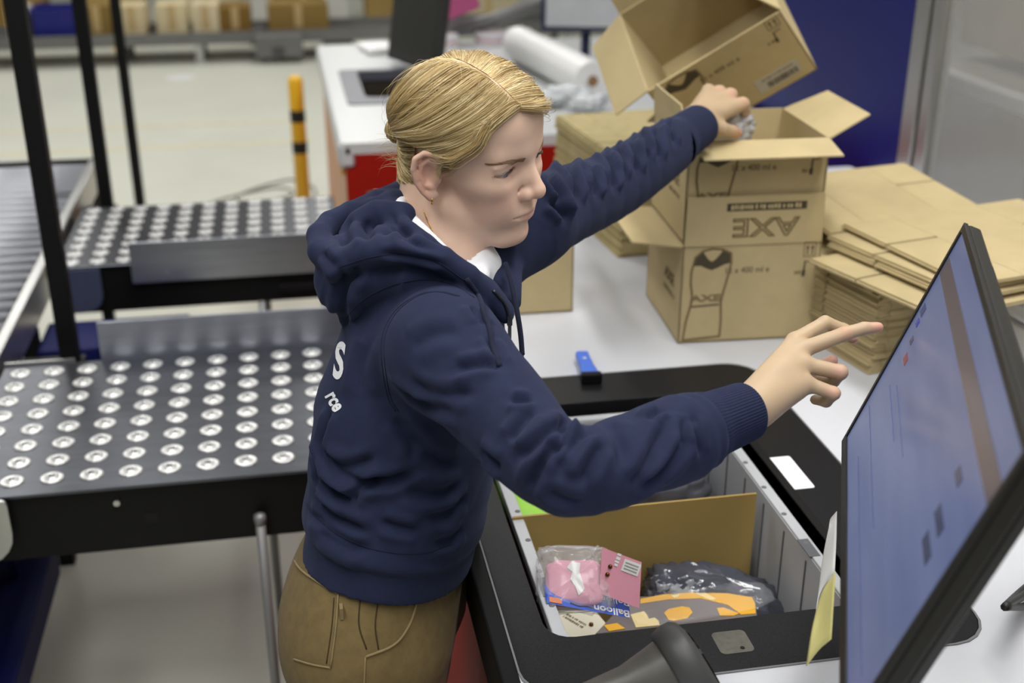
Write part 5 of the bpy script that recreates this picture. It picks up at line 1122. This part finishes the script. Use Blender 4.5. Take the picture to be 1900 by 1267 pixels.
def print_on(bvh, body, size, cx, cy, ang, sx, name, dgu=1.5, lift=.0008):
    c = bpy.data.curves.new('t', 'FONT'); c.body = body; c.size = 1; c.align_x = 'CENTER'; c.align_y = 'CENTER'; c.offset = .035; c.resolution_u = 4
    o = bpy.data.objects.new('t', c); COL.objects.link(o); me = bpy.data.meshes.new_from_object(o.evaluated_get(bpy.context.evaluated_depsgraph_get())); bpy.data.objects.remove(o)
    bm = bmesh.new(); bm.from_mesh(me); bmesh.ops.triangulate(bm, faces=bm.faces)
    for _ in range(2): bmesh.ops.subdivide_edges(bm, edges=[e for e in bm.edges if e.calc_length() > .12], cuts=1)
    ca, sa = math.cos(ang), math.sin(ang); ok = {}
    for v in bm.verts:
        x, y = v.co.x*size*sx, v.co.y*size; u, w_ = cx+x*ca+y*sa*1, cy+x*sa-y*ca; h = hit(bvh, u, w_, lift)
        if h is None:
            q = bvh.find_nearest(Vector(at(u, w_, dgu))); h = np.array(q[0])+np.array(q[1])*lift
        v.co = Vector(h-ORG)
    bm.to_mesh(me); bm.free(); me.materials.clear(); me.materials.append(mat('print_white', (222, 224, 228), .7)); o = bpy.data.objects.new(name, me); COL.objects.link(o); o.parent = hoodo; return o
print_on(CB, 'S', 92, 630, 672, .12, .44, 'printed_letter'); print_on(CB, 'rce', 36, 622, 744, 1.05, .75, 'printed_word')
# trousers details
seam(TB, [(530, 990), (552, 1048), (592, 1080), (628, 1100)], .0016, SEAMK, 'pocket_edge', tro, .001)
seam(TB, [(628, 1100), (624, 1160), (614, 1238)], .0013, SEAMK, 'pocket_edge', tro, .001); seam(TB, [(614, 1238), (580, 1232), (546, 1222)], .0013, SEAMK, 'pocket_edge', tro, .001)
seam(TB, [(620, 1108), (616, 1160), (606, 1230)], .0008, SEAMD, 'stitching', tro, .0004)
seam(TB, [(668, 1112), (666, 1160), (680, 1204)], .0010, SEAMD, 'side_seam', tro, .0004); seam(TB, [(702, 1112), (696, 1160), (702, 1204)], .0010, SEAMD, 'side_seam', tro, .0004)
seam(TB, [(774, 1112), (758, 1160), (730, 1196), (678, 1218)], .0018, SEAMK, 'front_pocket_edge', tro, .001); seam(TB, [(678, 1218), (676, 1267), (676, 1300)], .0012, SEAMK, 'side_seam', tro, .0006)
tg = hit(TB, 634, 1134, .001)
if tg is not None: b = MB(); b.box(tg-ORG, (.004, .012, .016)); b.build('tag', SEAMK, tro)
# ------------------------------------------------------------------ hair
HAIR = tinted('blond_hair', .42, spec=.45); HAIRB = mat('blond_hair_deep', (150, 122, 78), .6)
BUN = np.array((-.101, -.004, .006))
# guide curves from the parting to the bun, front to back (right side, mirrored for the left)
GD = [[(.0905, -.002, .088), (.0925, -.020, .084), (.0800, -.042, .081), (.0580, -.0610, .063), (.0340, -.0725, .046), (.0060, -.0790, .036), (-.030, -.0795, .036), (-.066, -.060, .022), (-.092, -.028, .010), (-.100, -.008, .006)],
      [(.0830, -.002, .100), (.0830, -.024, .099), (.0710, -.047, .090), (.0480, -.0670, .073), (.0200, -.0780, .055), (-.008, -.0840, .043), (-.040, -.0800, .034), (-.072, -.0590, .024), (-.094, -.028, .012), (-.100, -.008, .006)],
      [(.0640, -.002, .118), (.0620, -.030, .114), (.0480, -.058, .098), (.0250, -.0770, .076), (-.002, -.0860, .058), (-.030, -.0860, .047), (-.058, -.0760, .037), (-.082, -.0530, .026), (-.097, -.026, .013), (-.101, -.008, .006)],
      [(.0350, -.002, .1325), (.0290, -.034, .127), (.0140, -.062, .110), (-.010, -.0800, .086), (-.034, -.0850, .066), (-.056, -.0790, .051), (-.076, -.0650, .038), (-.092, -.0440, .026), (-.100, -.022, .014), (-.102, -.008, .006)],
      [(.0000, -.002, .1375), (-.010, -.034, .132), (-.026, -.060, .114), (-.046, -.0740, .090), (-.063, -.0740, .069), (-.078, -.0650, .052), (-.091, -.0510, .038), (-.100, -.0340, .025), (-.104, -.018, .014), (-.103, -.007, .006)],
      [(-.040, -.002, .1310), (-.052, -.026, .125), (-.068, -.044, .107), (-.083, -.0530, .084), (-.094, -.0510, .063), (-.101, -.0430, .047), (-.106, -.0320, .033), (-.108, -.0210, .022), (-.107, -.012, .013), (-.104, -.006, .006)],
      [(-.072, -.001, .1130), (-.084, -.010, .103), (-.096, -.017, .086), (-.105, -.0200, .067), (-.110, -.0190, .050), (-.113, -.0160, .037), (-.113, -.0120, .026), (-.111, -.0080, .017), (-.108, -.005, .010), (-.104, -.003, .005)],
      [(-.084, .000, .1020), (-.096, .000, .090), (-.105, .000, .073), (-.112, .000, .056), (-.115, .000, .043), (-.116, .000, .032), (-.115, .000, .023), (-.112, .000, .015), (-.108, .000, .009), (-.104, .000, .004)]]
# second sheet: swept up from the nape behind the ear
GN = [[(-.034, -.077, .036), (-.054, -.070, .026), (-.074, -.052, .016), (-.092, -.028, .009), (-.100, -.008, .005)],
      [(-.040, -.070, .006), (-.057, -.064, .003), (-.075, -.050, .002), (-.092, -.026, .002), (-.100, -.008, .003)],
      [(-.042, -.062, -.020), (-.057, -.058, -.017), (-.074, -.046, -.012), (-.091, -.024, -.005), (-.100, -.007, .001)],
      [(-.046, -.057, -.045), (-.060, -.052, -.038), (-.077, -.038, -.027), (-.092, -.020, -.012), (-.100, -.006, -.001)],
      [(-.060, -.038, -.066), (-.071, -.034, -.055), (-.083, -.025, -.038), (-.094, -.014, -.017), (-.100, -.004, -.003)],
      [(-.072, -.004, -.074), (-.081, -.004, -.060), (-.090, -.003, -.041), (-.097, -.002, -.019), (-.101, .000, -.004)]]
HC = np.array((-.006, 0, .036)); HS = np.array((.945, .955, .945))
PB = BVHTree.FromPolygons([Vector(v) for v in toW(Vh)], [tuple(map(int, f)) for f in Fh])
def hh(u, v, lift=.0):
    r_ = ray(u, v); h = PB.ray_cast(Vector(CAM), Vector(r_/np.linalg.norm(r_))); q = toH(np.array(h[0])); c = q-np.array((0, 0, .03)); return q+c/np.linalg.norm(c)*lift
roots = [hh(*p, .0012) for p in ((963, 199), (948, 183), (930, 165), (900, 140), (872, 123), (846, 111))]
GD = [HC+(np.array(g)-HC)*HS for g in GD]; GN = [HC+(np.array(g)-HC)*HS for g in GN]
fr0 = [hh(*p, l) for p, l in (((950, 203), .003), ((926, 219), .0045), ((903, 238), .0055), ((888, 262), .006), ((866, 278), .007), ((835, 289), .008))]
G0 = np.array([roots[0], fr0[0], fr0[1], fr0[2], fr0[3], fr0[4], fr0[5]]); GD[0] = np.array(list(G0)+[GD[0][6], GD[0][7], GD[0][9]])
GL = [g*np.array((1, -1, 1)) for g in GD]; GL[0] = HC+(np.array([(.0905, .002, .088), (.0900, .024, .084), (.0800, .042, .081), (.0580, .0610, .063), (.0340, .0725, .046), (.0060, .0790, .036), (-.030, .0795, .036), (-.066, .060, .022), (-.092, .028, .010), (-.100, .008, .006)])-HC)*HS
for k, r_ in enumerate(roots):
    GD[k][0] = r_; GL[k][0] = r_+np.array((0, .0025, 0))
    if k: GD[k][1] = GD[k][1]*.75+(r_+np.array((-.004, -.020, .004)))*.25
def sheet_fn(G, push):
    D_ = [np.array(catmull(g, 6)) for g in G]; n = len(D_[0]); A = np.stack(D_, 0)   # guides x points
    for i in range(len(D_)):
        for j in range(n):
            h = HBVH.find_nearest(Vector(A[i, j])); q = np.array(h[0]); nn = np.array(h[1]); dd = (A[i, j]-q)@nn; mn = min(.0012+j*.0009, .0050) if len(G) > 6 else .003
            if dd < mn and (len(G) > 6 or j > 6): A[i, j] = A[i, j]+nn*(mn-dd)
    def f(s, t):
        s = np.clip(s, 0, 1)*(len(D_)-1); i = np.minimum(s.astype(int), len(D_)-2); u = (s-i); u = u*u*(3-2*u)*.5+u*.5
        x = t*(n-1); j = np.minimum(x.astype(int), n-2); w_ = (x-j)[:, None]; u = u[:, None]
        return (A[i, j]*(1-w_)+A[i, j+1]*w_)*(1-u)+(A[i+1, j]*(1-w_)+A[i+1, j+1]*w_)*u
    return f
def lift_out(p, h):   # push a point off the skull
    c = np.array((-.008, 0, .04)); v = p-c; return p+v/np.linalg.norm(v, axis=1)[:, None]*h[:, None] if hasattr(h, '__len__') else p+v/np.linalg.norm(v, axis=1)[:, None]*h
paths = []; rad = []
CV = []; CF = []
for G, ns, nt_, cnt, top in ((GD, 60, 40, 4600, True), (GN, 30, 20, 900, False)):
    for sgn in (1, -1):
        f = sheet_fn(GL if (top and sgn == -1) else G, 0); m_ = np.array((1, sgn if not top else 1, 1))
        # under layer
        ss, tt = np.meshgrid(np.linspace(0, 1, ns), np.linspace(.05 if top else 0, 1, nt_), indexing='ij'); p = f(ss.ravel(), tt.ravel())
        gro = -.0030*np.clip(tt.ravel()/.15, 0, 1)
        p = lift_out(p, gro)*m_; o = sum(len(c) for c in CV); CV.append(p); I_ = np.arange(ns*nt_).reshape(ns, nt_)+o
        CF.append(np.stack([I_[:-1, :-1], I_[1:, :-1], I_[1:, 1:], I_[:-1, 1:]], -1).reshape(-1, 4))
        clump_s = RNG.uniform(0, 1, 130); clump_h = RNG.uniform(-.0016, .0024, 130); clump_w = RNG.uniform(.2, .7, 130)
        for i in range(int(cnt*(1 if sgn == 1 else .55))):
            c = RNG.integers(0, 130); s0 = clump_s[c]+RNG.normal(0, .014)
            if not 0 <= s0 <= 1: s0 = RNG.uniform(0, 1)
            N = 22 if top else 12; t0 = 0 if RNG.random() < .8 else RNG.uniform(0, .35); t1 = 1 if RNG.random() < .85 else RNG.uniform(.6, 1); t = np.linspace(t0, t1, N)
            wob = RNG.normal(0, .007)*np.sin(np.pi*t*RNG.uniform(.7, 1.6)+RNG.uniform(0, 3)); s = s0+(clump_s[c]-s0)*np.sin(np.pi*t)*clump_w[c]+wob*np.sin(np.pi*np.clip(t, .03, .97))
            p = f(s, t); h = (.0010*np.clip(t/.1, 0, 1)+clump_h[c]*np.sin(np.pi*np.clip(t, .02, .98))**.7+(RNG.uniform(-.0008, .0012)+.0008*np.sin(t*RNG.uniform(5, 14)+RNG.uniform(0, 6)))*np.clip(t/.08, 0, 1))
            paths.append(lift_out(p, h)*m_); rad.append(RNG.uniform(.00017, .00036))
base = meshobj('hair_underlayer', toW(np.concatenate(CV))-ORG, np.concatenate(CF), HAIRB, person, True)
# loose locks at the forehead and temple, flyaways, nape wisps
def arc(a, b_, c_, n=12): return np.array(catmull([a, b_, c_], n))
for i in range(300):   # side swept front lock, right
    j = RNG.normal(0, .0020, 3); k_ = RNG.uniform(-.004, .006); q0 = [roots[0]+j*.5]+[g+j*(1+.3*n)+np.array((0, 0, k_)) for n, g in enumerate(fr0)]+[np.array((-.03, -.0765, .030))+j]
    p = np.array(catmull(q0, 5)); p = lift_out(p, .0015+.0015*np.sin(np.linspace(0, math.pi, len(p)))); paths.append(p[:int(len(p)*RNG.uniform(.5, 1))]); rad.append(RNG.uniform(.0002, .0004))
for i in range(200):   # left lock that juts over the forehead
    j = RNG.normal(0, .0020, 3)
    p = np.array(catmull([roots[0]+j, roots[0]+np.array((.0125, .014, .000))+j*1.5, roots[0]+np.array((.0150, .030, -.003))+j*2, roots[0]+np.array((.0105, .046, -.010))+j*2.5, roots[0]+np.array((-.004, .060, -.024))+j*2, roots[0]+np.array((-.03, .073, -.040))+j], 5)); paths.append(p[:int(len(p)*RNG.uniform(.5, 1))]); rad.append(RNG.uniform(.0002, .0004))
for i in range(150):   # wisps before the ear
    j = RNG.normal(0, .003, 3); p = arc(np.array((.030, -.0735, .030))+j, np.array((.018, -.0745, .016))+j*1.3, np.array((.006, -.0770, .004))+j*1.5, 6); paths.append(np.array([onhead(q, .0012) for q in p])); rad.append(.00018)
for i in range(130):   # nape wisps hanging down
    s_ = RNG.uniform(-1, 1); a = np.array((-.066+.01*abs(s_), s_*.045, -.058-.01*RNG.random())); d_ = np.array((-.012+RNG.normal(0, .008), RNG.normal(0, .012), -.028+RNG.normal(0, .010))); paths.append(arc(a, a+d_*.5+RNG.normal(0, .003, 3), a+d_, 5)); rad.append(RNG.uniform(.00015, .0003))
for i in range(70):    # wisps standing off behind, under the bun
    a = BUN+np.array((-.004, RNG.uniform(-.02, .02), RNG.uniform(-.045, -.005))); d_ = np.array((-.022+RNG.normal(0, .008), RNG.normal(0, .012), RNG.normal(-.004, .010))); paths.append(arc(a+np.array((.015, 0, 0)), a+d_*.4, a+d_+RNG.normal(0, .003, 3), 5)); rad.append(RNG.uniform(.00012, .00024))
f = sheet_fn(GD, 0)
for i in range(150):   # flyaways over the crown
    s0 = RNG.uniform(.15, 1); t0 = RNG.uniform(0, .5); t = np.linspace(t0, min(1, t0+RNG.uniform(.2, .5)), 12); p = f(np.full(12, s0)+RNG.normal(0, .03)*np.sin(np.linspace(0, 4, 12)), t); h = .003+RNG.uniform(.002, .013)*np.sin(np.linspace(0, math.pi*RNG.uniform(.6, 1), 12)); m_ = np.array((1, RNG.choice((1, -1)), 1)); paths.append(lift_out(p, h)*m_); rad.append(.00013)
# bun
for i in range(420):
    a0 = RNG.uniform(0, 6.28); rr = RNG.uniform(.006, .0125); z = RNG.uniform(-.006, .006); t = np.linspace(0, RNG.uniform(1.5, 3.5), 14)+a0; tw = .0055*np.sin(t*1.5+RNG.uniform(0, 6))
    q = np.stack([-.0155*np.ones(14)*0+tw-.012+z*.6, (rr+.3*tw)*np.cos(t)*1.15, (rr+.2*tw)*np.sin(t)*1.25], 1); paths.append(q+BUN); rad.append(RNG.uniform(.0003, .0005))
H0, H1, H2 = np.array(lin((142, 114, 66))), np.array(lin((208, 180, 124))), np.array(lin((240, 226, 184)))
tn = RNG.uniform(0, 1, len(paths))**.9; tint = np.where(tn[:, None] < .55, H0+(H1-H0)*(tn[:, None]/.55), H1+(H2-H1)*((tn[:, None]-.55)/.45))
hair = strands('hair', paths, rad, HAIR, tint=tint); hair['kind'] = 'stuff'
b = MB(); b.tube([tuple(toW(BUN+np.array((-.004+.0022*math.cos(k*1.9), (.0105)*math.cos(k*.33), (.0125)*math.sin(k*.33)+.0022*math.sin(k*1.9))))-ORG) for k in range(20)], .0018, 8, closed=True); b.build('hair_tie', mat('clear_tie', (210, 196, 160), .15, alpha=.8), person, smooth=True)
# hair on the far side of the bun core
b = MB(); b.lathe([(.0001, -.02), (.009, -.017), (.0125, -.009), (.0135, .0), (.012, .008), (.006, .012)], (0, 0, 0), 16, roty(math.pi/2)); b.v = [tuple(toW(np.array(v)+BUN+np.array((-.006, 0, 0)))-ORG) for v in b.v]; b.build('bun_core', HAIRB, person, smooth=True)
# earring and necklace
GOLD = mat('gold', (214, 170, 84), .22, 1)
ce, se = math.cos(.42), math.sin(.42); lx, ly, lz = .003, .008, -.0285
lob = np.array(((lx*ce+ly*se)*1.06-.008, -((-lx*se+ly*ce)*1.06+.071), lz*1.06-.001))
b = MB(); b.tube([tuple(toW(lob+np.array((.0015*math.cos(a), -.0032*math.cos(a), .0046*math.sin(a)-.002)))-ORG) for a in np.linspace(0, 6.283, 25)[:-1]], .0008, 8, closed=True); b.build('earring', GOLD, person, smooth=True)
seam(PB, [(786, 390), (796, 414), (807, 436), (820, 458), (836, 482)], .0007, GOLD, 'necklace', person, .0006)
